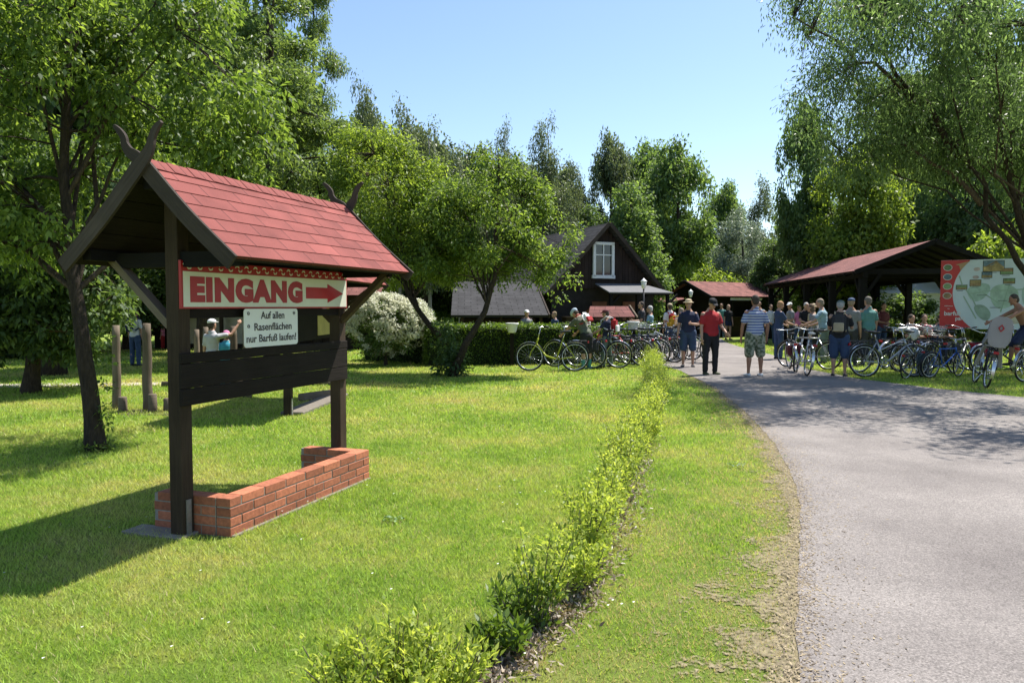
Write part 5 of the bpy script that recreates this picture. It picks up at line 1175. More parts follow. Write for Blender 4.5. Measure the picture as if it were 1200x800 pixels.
def person(loc_, rz, H, label, top, bottom, group=None, skin=SKIN, build=1.0, sleeves='short', legs='long', lean=0, headp=0, heady=0, la=None, ra=None, ll=None, rl=None, hair=(.06, .04, .025), long_hair=False, hat=None, hatc=None, shoes=(.03, .03, .035), socks=None, seat=None, faceit=False, belly=0.0, untucked=True):
    """local frame: x right, y the way the person faces, z up"""
    S_ = H; root = empty('person', loc_, rz, label, 'person', group); B = build
    hipz = .52 * S_ if seat is None else seat + .05 * S_
    lean_ = R(lean); U = Vector((0, math.sin(lean_), math.cos(lean_))); Fw = Vector((0, math.cos(lean_), -math.sin(lean_))); X = Vector((1, 0, 0))
    hip = Vector((0, 0, hipz)); tp = lambda u, f=0, x=0: hip + U * (u * S_) + Fw * (f * S_) + X * (x * S_)
    body = MB()
    torso = [(tp(-.01), .082 * B, .060 * B), (tp(.04), .084 * B, .060 * B), (tp(.10, .004), .074 * B, .054 * B + belly * .6), (tp(.17, .006), .082 * B, .058 * B + belly), (tp(.235, 0), .092 * B, .060 * B), (tp(.275, -.004), .080, .046), (tp(.300, -.006), .052, .038)]
    sc = lambda L_, k=1.0, add=0.0: [(p, a * S_ * k + add, b * S_ * k + add) for p, a, b in L_]
    loft(body, sc(torso)); loft(body, [(tp(.29, -.004), .034 * S_, .034 * S_), (tp(.33, .004), .031 * S_, .032 * S_)])
    # head
    hp = R(headp); hd = (U * math.cos(hp) + Fw * math.sin(hp)); hf = (Fw * math.cos(hp) - U * math.sin(hp))
    rot = Matrix.Rotation(R(heady), 3, U); hf = rot @ hf; hx = hf.cross(hd).normalized()
    hc = tp(.330, .004) + hd * .066 * S_ + hf * .012 * S_; h_ = S_
    HP = lambda x, f, z: hc + hx * (x * h_) + hf * (f * h_) + hd * (z * h_)
    MH = Matrix((hx, hf, hd)).transposed()
    def hball(mb, c, r3, sub=3):
        bm = bmesh.new(); bmesh.ops.create_icosphere(bm, subdivisions=sub, radius=1); bm.verts.index_update()
        V = [c + MH @ Vector((v.co.x * r3[0] * h_, v.co.y * r3[1] * h_, v.co.z * r3[2] * h_)) for v in bm.verts]; F = [[v.index for v in f.verts] for f in bm.faces]; bm.free(); mb.add(V, F, None, .5, True)
    hball(body, HP(0, -.004, .012), (.043, .054, .054)); hball(body, HP(0, .012, -.022), (.034, .040, .042)); hball(body, HP(0, .046, -.052), (.014, .012, .012), 2)
    loft(body, [(HP(0, .050, .008), .005 * h_, .005 * h_), (HP(0, .062, -.012), .008 * h_, .007 * h_)])
    for sg in (-1, 1): hball(body, HP(sg * .044, -.004, -.006), (.006, .012, .018), 2)
    # arms
    sh_pts = {}
    for sg, A in ((-1, la), (1, ra)):
        a = tp(.250, -.002, sg * .094 * (.5 + .5 * B)); d1, d2 = A or ((sg * .16, .02, -1), (sg * .06, .18, -1)); d1 = Vector(d1).normalized(); d2 = Vector(d2).normalized()
        e = a + d1 * .165 * S_; w = e + d2 * .145 * S_; sh_pts[sg] = (a, e, w, d1, d2)
        loft(body, [(a, .029 * S_ * B, .029 * S_ * B), (a.lerp(e, .5), .026 * S_ * B, .026 * S_ * B), (e, .0215 * S_, .0215 * S_), (e.lerp(w, .3), .0215 * S_, .0215 * S_), (w, .0145 * S_, .0155 * S_)])
        # hand: palm, four curled fingers, thumb
        n_ = d2.cross(Vector((0, 0, 1)) if abs(d2.z) < .9 else Vector((0, 1, 0))).normalized(); ac = n_.cross(d2).normalized()
        if abs(d2.z) >= .9: ac = Vector((0, 1, 0)) - d2 * d2.y; ac.normalize(); n_ = d2.cross(ac) 
        pc = w + d2 * .045 * S_; curl = n_ * (-sg if abs(d2.z) >= .9 else -1)
        loft(body, [(w + d2 * .008 * S_, .013 * S_, .013 * S_), (pc, .022 * S_, .012 * S_)], side=ac)
        for k, fl in enumerate((.036, .042, .040, .031)):
            b0 = pc + ac * (k - 1.5) * -.0115 * S_ + d2 * .004 * S_; m_ = b0 + (d2 + curl * .25).normalized() * fl * .55 * S_; t_ = m_ + (d2 + curl * .9).normalized() * fl * .5 * S_
            loft(body, [(b0, .0052 * S_, .0052 * S_), (m_, .0048 * S_, .0048 * S_), (t_, .004 * S_, .004 * S_)], seg=8)
        tb = w + d2 * .018 * S_ + ac * .012 * S_; tm_ = tb + (d2 * .7 + ac * .8).normalized() * .026 * S_; loft(body, [(tb, .007 * S_, .007 * S_), (tm_, .006 * S_, .006 * S_), (tm_ + (d2 + curl * .4).normalized() * .02 * S_, .005 * S_, .005 * S_)], seg=8)
    # legs
    lg_ = {}
    for sg, A in ((-1, ll), (1, rl)):
        a = hip + X * sg * .048 * S_ * (.4 + .6 * B) - Vector((0, 0, .01 * S_)); d1, d2 = A or ((sg * .06, .02, -1), (sg * .01, -.03, -1)); d1 = Vector(d1).normalized(); d2 = Vector(d2).normalized()
        k_ = a + d1 * .240 * S_
        L2 = .232 * S_
        if seat is None and A is None: L2 = max(.1, (k_.z - .038 * S_) / max(.2, -d2.z))
        an = k_ + d2 * L2; an.z = max(an.z, .036 * S_); lg_[sg] = (a, k_, an, d1, d2)
        loft(body, [(a, .050 * S_ * B, .052 * S_ * B), (a.lerp(k_, .5), .042 * S_ * B, .044 * S_ * B), (k_, .029 * S_, .030 * S_)])
        loft(body, [(k_, .029 * S_, .030 * S_), (k_.lerp(an, .3) + Vector((0, -.006 * S_, 0)), .0305 * S_, .033 * S_), (k_.lerp(an, .75), .020 * S_, .022 * S_), (an, .018 * S_, .020 * S_)])
        loft(body, [(an + Vector((0, -.018 * S_, -.014 * S_)), .018 * S_, .016 * S_), (an + Vector((sg * .008 * S_, .075 * S_, -.022 * S_)), .022 * S_, .012 * S_)])
    fuse(body, 'body', skin, root, .0085 * S_ / 1.2, 2)
    # shoes
    for sg in (-1, 1):
        an = lg_[sg][2]; q = MB(); loft(q, [(an + Vector((0, -.022 * S_, -.016 * S_)), .024 * S_, .020 * S_), (an + Vector((sg * .004 * S_, .03 * S_, -.018 * S_)), .027 * S_, .020 * S_), (an + Vector((sg * .010 * S_, .085 * S_, -.022 * S_)), .026 * S_, .014 * S_)])
        fuse(q, 'shoe', cloth('shoe%.2f%.2f' % shoes[:2], shoes), root, .012, 1)
        if socks: 
            q = MB(); k_ = lg_[sg][1]; loft(q, [(an, .024 * S_, .026 * S_), (an.lerp(k_, socks[1]), .033 * S_, .035 * S_)]); fuse(q, 'sock', cloth('sock%.2f%.2f' % socks[0][:2], socks[0]), root, .012, 1)
    # upper clothing
    if top is not None:
        q = MB(); lo = .012 if untucked else .03
        loft(q, [(tp(lo), .088 * B * S_ + .012, .066 * B * S_ + .012 + belly * S_ * .4)] + sc(torso[1:5], 1.05, .010) + [(tp(.272, -.004), .082 * S_ + .006, .050 * S_ + .006), (tp(.294, -.006), .054 * S_, .041 * S_)])
        for sg in (-1, 1):
            a, e, w, d1, d2 = sh_pts[sg]
            if sleeves == 'long': loft(q, [(a, .033 * S_, .033 * S_), (e, .029 * S_, .029 * S_), (w - d2 * .01, .0225 * S_, .0225 * S_)])
            elif sleeves == 'short': loft(q, [(a, .033 * S_, .033 * S_), (a.lerp(e, .62), .034 * S_ * B, .034 * S_ * B)])
            else: loft(q, [(a - X * sg * .02, .03 * S_, .03 * S_), (a.lerp(e, .05), .031 * S_, .031 * S_)])
        fuse(q, 'shirt', top, root, .012, 2, .009)
    if bottom is not None:
        q = MB(); loft(q, [(tp(-.03), .086 * B * S_, .064 * B * S_), (tp(.0), .089 * B * S_ + .004, .067 * B * S_), (tp(.055), .082 * B * S_ + .004, .062 * B * S_ + belly * .3)])
        for sg in (-1, 1):
            a, k_, an, d1, d2 = lg_[sg]
            if legs == 'long': loft(q, [(a, .056 * S_ * B, .058 * S_ * B), (a.lerp(k_, .5), .049 * S_ * B, .050 * S_ * B), (k_, .040 * S_, .042 * S_), (k_.lerp(an, .5), .037 * S_, .040 * S_), (k_.lerp(an, .93), .033 * S_, .036 * S_)])
            elif legs == 'shorts': loft(q, [(a, .058 * S_ * B, .060 * S_ * B), (a.lerp(k_, .5), .054 * S_ * B, .056 * S_ * B), (a.lerp(k_, .97), .050 * S_ * B, .052 * S_ * B)])
            elif legs == 'hot': loft(q, [(a, .056 * S_ * B, .058 * S_ * B), (a.lerp(k_, .4), .052 * S_ * B, .054 * S_ * B)])
        fuse(q, 'trousers' if legs == 'long' else 'shorts', bottom, root, .012, 2, .008)
    # hair and hats
    if hair is not None:
        q = MB(); hball(q, HP(0, -.012, .020), (.0475, .052, .052)); hball(q, HP(0, -.028, -.010), (.040, .036, .042))
        if long_hair: hball(q, HP(0, -.030, -.045), (.046, .032, .050)); hball(q, HP(-.03, -.012, -.03), (.02, .03, .045)); hball(q, HP(.03, -.012, -.03), (.02, .03, .045))
        fuse(q, 'hair', cloth('hair%.2f' % hair[0], hair, .3, 40), root, .009, 1, .003)
    if hat == 'cap':
        q = MB(); hball(q, HP(0, -.006, .034), (.051, .059, .040)); loft(q, [(HP(0, .045, .030), .040 * h_, .006 * h_), (HP(0, .090, .020), .028 * h_, .005 * h_)]); fuse(q, 'cap', hatc, root, .009, 1)
    elif hat == 'sun':
        q = MB(); hball(q, HP(0, -.004, .036), (.052, .060, .042)); hball(q, HP(0, 0, .022), (.085, .095, .007)); fuse(q, 'sun_hat', hatc, root, .009, 1)
    elif hat == 'helmet':
        q = MB(); hball(q, HP(0, -.006, .034), (.056, .074, .046)); fuse(q, 'helmet', hatc, root, .009, 1)
    if faceit:
        q = MB()
        for sg in (-1, 1): q.ball(HP(sg * .018, .046, .004), .0065 * h_, 1)
        q.build('eyes', M_ink, root)
    return root
def backpack(p, colr, label, w=.30, h=.44, d=.16, zz=1.2, colr2=None, lean=0, off=0.13):
    """bag worn on the back of person p"""
    r_ = empty('backpack', p.location, p.rotation_euler.z, label, 'backpack'); a = R(lean)
    M_ = Matrix.Rotation(-a, 3, 'X'); base = Vector((0, 0, .9 * zz / 1.2))
    def bxr(name, c, dm, mat, bev):
        q = MB(); c = Vector(c); cc = base + M_ @ (c - base); q.box(cc, dm, M_, bev=bev); return q.build(name, mat, r_)
    bxr('bag', (0, -off - d / 2, zz), (w, d, h), colr, .065); bxr('pocket', (0, -off - d - .02, zz - .08), (w * .75, .06, h * .45), colr2 or colr, .02)
    for sg in (-1, 1):
        q = MB(); pts = [Vector((sg * .09, -off, zz + h * .45)), Vector((sg * .10, -.02, zz + h * .5 + .03)), Vector((sg * .10, .12, zz + h * .3)), Vector((sg * .12, .12, zz - .02)), Vector((sg * .13, -off, zz - h * .4))]
        q.tube([base + M_ @ (x_ - base) for x_ in pts], .016, 6); q.build('strap', colr2 or colr, r_)
    return r_
navy = cloth('navy', (.018, .024, .06)); black = cloth('black', (.015, .015, .018)); redc = cloth('red', (.36, .02, .025)); denim = cloth('denim', (.045, .075, .15), .25, 12); teal = cloth('teal', (.10, .24, .23)); lblue = cloth('light_blue', (.24, .36, .42)); grey = cloth('grey', (.22, .22, .23)); white = cloth('white', (.68, .68, .68), .05); olive = cloth('olive', (.10, .11, .08)); ggreen = cloth('grey_green', (.13, .17, .15)); beige = cloth('beige', (.42, .34, .22)); dblue = cloth('dark_blue', (.035, .06, .12)); pink = cloth('pink', (.65, .2, .36)); maroon = cloth('maroon', (.12, .03, .035)); cyan = cloth('cyan', (.05, .30, .42)); yellow = cloth('yellow', (.65, .36, .03)); paleblue = cloth('pale_blue', (.42, .50, .60)); blk = cloth('charcoal', (.04, .04, .045))
person(G(884, 441), R(4), 1.83, 'man in blue and white striped t-shirt and camouflage shorts, seen from behind', M_stripe, M_camo, build=1.18, legs='shorts', hair=(.06, .045, .035), shoes=(.70, .70, .70), skin=SKIN2,
       la=((-.34, .02, -1), (-.02, .20, -1)), ra=((.34, .02, -1), (.02, .20, -1)), ll=((-.07, 0, -1), (-.03, -.02, -1)), rl=((.07, 0, -1), (.03, -.02, -1)))
person(G(832, 439), R(195), 1.78, 'person in red t-shirt, black trousers and dark cap looking down', redc, black, build=1.18, headp=28, hat='cap', hatc=black, la=((-.2, .25, -1), (.05, .85, -.5)), ra=((.22, .1, -1), (.1, .3, -1)), shoes=(.05, .06, .03), belly=.006, faceit=True)
person(G(806, 430), R(165), 1.76, 'man in dark shirt, blue shorts and pale sun hat beside the person in red', navy, dblue, build=1.12, legs='shorts', hat='sun', hatc=beige, la=((-.3, .3, -1), (.6, .75, .1)), ra=((.2, 0, -1), (.1, .35, -1)), faceit=True)
p = person(G(687, 433), R(40), 1.66, 'person in olive vest, black shorts and pale helmet bending over a bicycle', olive, black, build=1.05, legs='shorts', lean=32, headp=25, hat='helmet', hatc=paleblue, la=((-.3, .7, -.8), (0, .8, -.6)), ra=((.3, .7, -.8), (0, .8, -.6)), socks=((.06, .22, .20), .45), shoes=(.10, .18, .17))
backpack(p, white, 'small white and red backpack on the person bending over a bicycle', .26, .30, .12, 1.22, redc, 32)
p = person(G(711, 431), R(62), 1.50, 'youth in navy t-shirt and maroon cap with grey trousers, reaching for a bicycle', navy, ggreen, build=.95, hat='cap', hatc=maroon, la=((-.3, .6, -.9), (-.1, .9, -.5)), ra=((.2, .3, -1), (.1, .7, -.6)), headp=10, ll=((-.18, .12, -1), (-.1, -.05, -1)), rl=((.12, -.08, -1), (.15, -.10, -1)))
backpack(p, redc, 'red and white backpack on the youth in the maroon cap', .26, .38, .13, 1.08, white)
p = person(at_px(617, 22.4), R(200), 1.47, 'person in grey shirt and white cap behind the clipped hedge', grey, blk, hat='cap', hatc=white)
person(at_px(650, 23.2), R(120), 1.42, 'person in teal shirt behind the clipped hedge beside the bent cyclist', dblue, blk, hair=(.22, .16, .09))
person(at_px(752, 25.0), R(100), 1.74, 'man in dark shirt standing behind the parked bicycles', blk, blk, la=((-.2, .4, -1), (0, 1, 0)))
person(at_px(762, 23.8), R(80), 1.60, 'grey haired person in pale shirt behind the parked bicycles', lblue, beige, hair=(.45, .44, .42), la=((-.2, .6, -1), (0, 1, .1)))
p = person(at_px(785, 25.4), R(10), 1.68, 'person in white top and pale cap with a red backpack', white, denim, hat='cap', hatc=beige)
backpack(p, redc, 'red backpack on the person in the white top', .24, .36, .13, 1.15, redc)
p = person(G(793, 420), R(-70), 1.55, 'person in white t-shirt carrying a yellow bag', white, denim, long_hair=True, hair=(.25, .2, .15), lean=12)
yb_ = backpack(p, yellow, 'yellow bag on the shoulder of the person in white', .26, .28, .12, 1.10, yellow)
person(G(853, 398), R(195), 1.66, 'far woman in black top with white band and dark shorts near the kiosk', black, navy, legs='hot', long_hair=True, hair=(.30, .22, .15))
person(G(845, 396), R(150), 1.72, 'far person in teal top beside the woman in black shorts', teal, denim)
person(G(889, 404), R(160), 1.78, 'person hidden behind the man in the striped shirt', lblue, denim)
person(G(912, 421), R(-78), 1.74, 'woman with curly fair hair in navy t-shirt and jeans beside a bicycle', dblue, denim, hair=(.38, .22, .11), long_hair=False, headp=12, ra=((.2, .5, -1), (0, .9, -.3)), la=((-.2, .4, -1), (0, .9, -.3)))
CG = 'crowd standing beside the pavilion'
for (x, Y, H, rz, la_, tp_, bt, hr, ht, hc_) in ((903, 31, 1.66, 190, 'person in white shirt farthest off beside the pavilion', white, denim, (.1, .07, .05), None, None), (927, 27, 1.72, 100, 'person in grey shirt and white cap beside the pavilion', grey, blk, (.1, .07, .05), 'cap', white), (936, 29, 1.62, 170, 'person in pink top beside the pavilion', pink, denim, (.2, .12, .06), None, None), (944, 26, 1.72, 175, 'blond person in black shirt beside the pavilion', black, blk, (.45, .32, .15), None, None), (953, 24.5, 1.66, 210, 'person in beige shirt and sun hat beside the pavilion', beige, denim, (.1, .08, .06), 'sun', beige), (1000, 24, 1.75, 30, 'person in dark clothes under the near end of the pavilion', blk, blk, (.05, .04, .03), None, None), (1033, 25, 1.7, 190, 'person in maroon shirt under the pavilion', maroon, denim, (.05, .04, .03), None, None)):
    rq = random.Random(x); person(at_px(x, Y), R(rz), H, la_, tp_, bt, CG, hair=hr, hat=ht, hatc=hc_, lean=rq.uniform(-2, 8), headp=rq.uniform(-5, 22), heady=rq.uniform(-40, 40), build=rq.uniform(.92, 1.18),
        la=((-rq.uniform(.12, .4), rq.uniform(-.1, .5), -1), (rq.uniform(-.1, .5), rq.uniform(.1, 1), rq.uniform(-1, .4))), ra=((rq.uniform(.12, .4), rq.uniform(-.1, .5), -1), (rq.uniform(-.5, .1), rq.uniform(.1, 1), rq.uniform(-1, .3))), ll=((-.10, rq.uniform(-.1, .15), -1), (-.03, -.05, -1)), rl=((.10, rq.uniform(-.12, .1), -1), (.03, -.04, -1)))
person(G(965, 426), R(58), 1.80, 'tall man in light blue t-shirt and grey trousers leaning on a bicycle', lblue, ggreen, build=1.08, hair=(.25, .22, .2), la=((-.5, .5, -.8), (-.2, .9, -.4)), ra=((.2, .3, -1), (0, .9, -.3)), lean=8)
person(G(955, 423), R(70), 1.66, 'person in long grey jacket between the parked bicycles', grey, black, sleeves='long', hair=(.12, .08, .05), long_hair=True, lean=10)
p = person(G(983, 441), R(-28), 1.72, 'man in black t-shirt, blue knee-length shorts and grey cap, wearing a black backpack', black, dblue, build=1.18, legs='shorts', hat='cap', hatc=ggreen, hair=(.35, .33, .3), headp=25, ra=((.25, .45, -1), (-.1, 1, .05)), la=((-.2, .35, -1), (.1, 1, -.1)), belly=.008)
backpack(p, blk, 'black backpack with pale trim on the man in the black t-shirt', .28, .44, .17, 1.18, beige, 0, .12)
person(G(996, 428), R(-30), 1.80, 'man in blue cap half hidden by the man with the black backpack', grey, blk, hat='cap', hatc=denim, hair=(.3, .28, .25))
person(G(1016, 428), R(10), 1.84, 'man in teal shirt seen from behind, standing among the bicycles', teal, blk, build=1.18, hair=(.16, .14, .12))
for (x, Y, rz, lab, c_) in ((1062, 20.2, 200, 'dark haired person sitting in the shade left under the pavilion edge', black), (1082, 20.8, 160, 'person in dark shirt sitting in the shade, middle of the seated three', blk), (1098, 20.3, 185, 'person in blue shirt sitting in the shade beside the map board', dblue)):
    ch = at_px(x, Y); person(ch, R(rz), 1.70, lab, c_, denim, 'people sitting at the pavilion', seat=.48, lean=12, ll=((-.1, 1, -.05), (0, .05, -1)), rl=((.1, 1, -.05), (0, .05, -1)), la=((-.2, .5, -.9), (.3, 1, 0)), ra=((.2, .5, -.9), (-.3, 1, 0)))
    q = MB(); 
    bb = empty('bench', ch, R(rz), 'wooden bench under the ' + lab.split(' sitting')[0], 'bench', 'benches at the pavilion')
    for k in (-1, 0, 1): q.box((0, -.02 + k * .12, .43), (1.0, .11, .035), bev=.004)
    q.build('seat', M_housewood, bb)
    for sx in (-.4, .4):
        q = MB(); q.box((sx, 0, .205), (.06, .32, .41)); q.build('leg', M_housewood, bb)
# left group
p = person(G(159, 429), R(-14), 1.52, 'person in white t-shirt and jeans with a blue backpack on the lawn at the left', white, denim, hair=(.2, .13, .08))
backpack(p, dblue, 'dark blue backpack on the person in the white t-shirt', .26, .36, .14, 1.08, navy)
person(G(191, 409), R(90), .95, 'small child in pink far back on the lawn', pink, redc, hair=(.3, .2, .1))
person(at_px(248, 12.6), R(-20), 1.36, 'child in white cap and grey t-shirt behind the shelter board', cloth('pale_grey', (.42, .42, .44)), black, hat='cap', hatc=white, headp=-5, ra=((.4, .6, .1), (.2, .6, .8)), build=.95)
person(at_px(265, 13.2), R(20), 1.14, 'smaller child in bright blue with a pink hat behind the shelter board', cyan, cyan, hat='sun', hatc=pink, sleeves='long')

# ------------------------------------------------------------------ bicycles
def wheel_mesh():
    if 'tyre' in KIN: return KIN['tyre'], KIN['rim'], KIN['spoke']
    a = MB(); a.ring((0, 0, 0), .325, .019, (0, 1, 0), 40, 8); b_ = MB(); b_.ring((0, 0, 0), .300, .010, (0, 1, 0), 40, 6); b_.tube([(0, -.035, 0), (0, .035, 0)], .022, 10)
    c = MB()
    for k in range(18):
        an = 2 * math.pi * k / 18; c.tube([(0, .02 * (-1) ** k, 0), (math.cos(an) * .295, 0, math.sin(an) * .295)], .0016, 3, cap=False)
    KIN['tyre'] = a.mesh('tyre'); KIN['rim'] = b_.mesh('rim'); KIN['spoke'] = c.mesh('spokes')
    KIN['tyre'].materials.append(M_tyre); KIN['rim'].materials.append(M_steel); KIN['spoke'].materials.append(M_steel)
    return KIN['tyre'], KIN['rim'], KIN['spoke']
PAINT = {}
def paint(name, c, metal=.2): 
    if name not in PAINT: PAINT[name] = plain('frame_paint_' + name, c, .3, .05, 10, 0, metal=metal, vary=False)
    return PAINT[name]
def bicycle(loc_, rz, label, col_, style='diamond', scale=1.0, rack=True, basket=False, lean=4, steer=0, saddle=M_blackp, child_seat=False, bag=None, sh_=0.0):
    root = empty('bicycle', loc_, rz, label, 'bicycle', 'bicycles parked beside the path'); root.rotation_euler = (R(lean), 0, rz); root.scale = (scale,) * 3
    ty, ri, spk = wheel_mesh(); r = .344; wb = 1.08
    for i, x in enumerate((-wb / 2, wb / 2)):
        e = bpy.data.objects.new('wheel', ty); COL.objects.link(e); e.parent = root; e.location = (x, 0, r)
        if i: e.rotation_euler = (0, 0, R(steer))
        for nm, me in (('rim', ri), ('spokes', spk)):
            o = bpy.data.objects.new(nm, me); COL.objects.link(o); o.parent = e
    BBk = Vector((-.10, 0, .29)); ra_ = Vector((-wb / 2, 0, r)); fa = Vector((wb / 2, 0, r)); hdT = Vector((.335, 0, .80)); hdB = Vector((.375, 0, .66)); stT = Vector((-.27, 0, .80))
    f = MB(); f.tube([hdT, hdB], .021, 8)
    if style == 'diamond': f.tube([hdT + Vector((0, 0, -.03)), stT + Vector((0, 0, -.03))], .015, 8); f.tube([hdB, BBk], .019, 8)
    elif style == 'low': f.tube([hdB, Vector((.16, 0, .38)), BBk], .022, 8)
    else: f.tube([hdB, BBk], .019, 8); f.tube([hdT, BBk.lerp(stT, .55)], .015, 8)
    f.tube([stT, BBk], .016, 8)
    for sg in (-1, 1): f.tube([BBk + Vector((0, sg * .02, 0)), ra_ + Vector((0, sg * .055, 0))], .010, 6); f.tube([BBk.lerp(stT, .9), ra_ + Vector((0, sg * .055, 0))], .009, 6)
    f.build('frame', col_, root)
    k = MB()
    for sg in (-1, 1): k.tube([hdB + Vector((.01, sg * .045, -.02)), fa.lerp(hdB, .4) + Vector((.03, sg * .05, 0)), fa + Vector((0, sg * .05, 0))], .011, 6)
    k.tube([hdB + Vector((.01, -.05, -.02)), hdB + Vector((.01, .05, -.02))], .013, 6); k.build('fork', col_, root)
    h = MB(); top_ = hdT + Vector((-.05, 0, .22)); h.tube([hdT, top_], .012, 6)
    if style == 'diamond': h.tube([top_ + Vector((-.02, -.30, .02)), top_ + Vector((.03, -.12, .0)), top_ + Vector((.03, .12, 0)), top_ + Vector((-.02, .30, .02))], .011, 6)
    else: h.tube([top_ + Vector((-.2, -.29, .04)), top_ + Vector((-.02, -.26, .05)), top_ + Vector((.06, -.1, .01)), top_ + Vector((.06, .1, .01)), top_ + Vector((-.02, .26, .05)), top_ + Vector((-.2, .29, .04))], .011, 6)
    hb = h.build('handlebar', M_steel, root)
    for sg in (-1, 1):
        q = MB(); e1 = top_ + (Vector((-.02, sg * .30, .02)) if style == 'diamond' else Vector((-.2, sg * .29, .04))); q.tube([e1, e1 + (Vector((.03, -sg * .12, -.01)) if style == 'diamond' else Vector((.13, -sg * .02, .005)))], .017, 8); q.build('grip', M_blackp, hb)
    q = MB(); q.tube([stT, stT + Vector((-.035, 0, .13 + sh_))], .012, 6); q.build('seat_post', M_steel, root)
    q = MB(); c = stT + Vector((-.06, 0, .15 + sh_)); loft(q, [(c + Vector((-.09, 0, .01)), .085, .028), (c, .06, .028), (c + Vector((.15, 0, -.005)), .022, .018)], side=(0, 1, 0)); q.build('saddle', saddle, root)
    for x, a0, a1 in ((-wb / 2, 25, 200), (wb / 2, 20, 175)):
        q = MB(); pts = [Vector((x + .362 * math.cos(R(a)) * (1 if x < 0 else 1), 0, r + .362 * math.sin(R(a)))) for a in np.linspace(a0, a1, 14)]
        V = []; F = []
        for p_ in pts: V += [p_ + Vector((0, -.028, -.004)), p_ + Vector((0, 0, .004)), p_ + Vector((0, .028, -.004))]
        for i in range(len(pts) - 1): F += [(3 * i, 3 * i + 1, 3 * i + 4, 3 * i + 3), (3 * i + 1, 3 * i + 2, 3 * i + 5, 3 * i + 4)]
        n0 = len(V); V += [v - Vector((0, 0, .003)) for v in V]; F += [tuple(n0 + i for i in f_[::-1]) for f_ in F]
        q.add(V, F, None, .5, True); q.build('mudguard', M_steel if style != 'diamond' else M_blackp, root)
    cr = MB(); cr.ring(BBk + Vector((0, -.045, 0)), .085, .006, (0, 1, 0), 24, 4); cr.tube([BBk + Vector((0, -.06, 0)), BBk + Vector((.12, -.065, -.12))], .009, 6); cr.tube([BBk + Vector((0, .06, 0)), BBk + Vector((-.12, .065, .12))], .009, 6); cr.tube([BBk + Vector((0, -.07, 0)), BBk + Vector((0, .07, 0))], .018, 8)
    crk = cr.build('crank', M_steel, root)
    for dx, y, dz in ((.12, -.11, -.12), (-.12, .11, .12)):
        q = MB(); q.box(BBk + Vector((dx, y, dz)), (.09, .08, .02)); q.build('pedal', M_blackp, crk)
    q = MB(); q.tube([BBk + Vector((0, -.045, .085)), ra_ + Vector((0, -.045, .03))], .004, 4); q.tube([BBk + Vector((0, -.045, -.085)), ra_ + Vector((0, -.045, -.03))], .004, 4); q.build('chain', M_blackp, root)
    if rack:
        q = MB(); zz = .735; q.tube([(-.26, -.05, zz), (-.82, -.05, zz), (-.82, .05, zz), (-.26, .05, zz)], .006, 5)
        for x in (-.42, -.6, -.75): q.tube([(x, -.05, zz), (x, .05, zz)], .005, 5)
        for sg in (-1, 1): q.tube([(-.70, sg * .05, zz), ra_ + Vector((0, sg * .06, 0))], .006, 5)
        q.build('rack', M_blackp, root)
        q = MB(); q.box((-.86, 0, .70), (.03, .09, .05), bev=.006); q.build('rear_light', M_red, root)
    if basket:
        q = MB(); c = Vector((.58, 0, .86))
        for z in np.linspace(0, .22, 5): 
            hx_, hy_ = .13 + z * .15, .17 + z * .15
            q.tube([c + Vector(v) for v in ((-hx_, -hy_, z), (hx_, -hy_, z), (hx_, hy_, z), (-hx_, hy_, z), (-hx_, -hy_, z))], .005, 5)
        for i in range(7):
            for sg in (-1, 1):
                f_ = i / 6 * 2 - 1; q.tube([c + Vector((f_ * .13, sg * .17, 0)), c + Vector((f_ * .163, sg * .203, .22))], .003, 4); q.tube([c + Vector((sg * .13, f_ * .17, 0)), c + Vector((sg * .163, f_ * .203, .22))], .003, 4)
        q.box(c, (.26, .34, .008)); q.build('basket', M_steel if basket is True else basket, root)
    if bag:
        for sg in (-1, 1):
            q = MB(); q.box((-.57, sg * .12, .56), (.30, .10, .28), bev=.04); q.build('pannier', bag, root)
    q = MB(); q.tube([BBk + Vector((-.05, .03, -.02)), Vector((-.16, .17, .01))], .009, 5); q.build('kickstand', M_steel, root)
    if child_seat:
        q = MB(); q.prism(rrect(-.17, .17, 0, .58, .13, 6), (-.80, 0, .80), (0, 1, 0), (-.12, 0, .99), (-1, 0, 0), .035)
        q.prism(rrect(-.15, .15, 0, .34, .06, 4), (-.47, 0, .79), (0, 1, 0), (-1, 0, .05), (0, 0, 1), .035)
        for sg in (-1, 1): q.strip([(-.46, .86), (-.62, .90), (-.80, .98), (-.86, 1.25)], [.02, .06, .07, .03], (0, sg * .175 - .012, 0), (1, 0, 0), (0, 0, 1), (0, 1, 0), .024); q.bar((-.47, sg * .13, .80), (-.36, sg * .2, .42), .07, .025)
        cs = q.build('child_seat', plain('grey_seat_shell', (.30, .29, .28), .5, .08, 5, 0), root)
        q = MB(); q.strip([(-.04, 1.16), (0, 1.22), (.04, 1.16), (.0, 1.10), (-.04, 1.16)], [.012] * 5, (-.895, 0, 0), (0, 1, 0), (0, 0, 1), (1, 0, 0), .01); q.build('emblem', M_red, cs)
    return root
silver = paint('silver', (.45, .45, .45), .6); bkp = paint('black', (.015, .015, .017)); ygr = paint('lime', (.38, .42, .04)); bluep = paint('blue', (.03, .12, .45)); dgreen = paint('green', (.02, .07, .05)); wht = paint('white', (.7, .7, .7), 0); redp = paint('red', (.4, .03, .03)); dblp = paint('navy', (.02, .03, .08))
a = G(647, 435); bicycle(a, R(176), 'lime green step-through bicycle, leftmost of the parked row, handlebar high', ygr, 'low', basket=False, bag=None)
bicycle(G(672, 431), R(150), 'black bicycle with pale child seat frame and panniers beside the lime one', bkp, 'low', bag=blk)
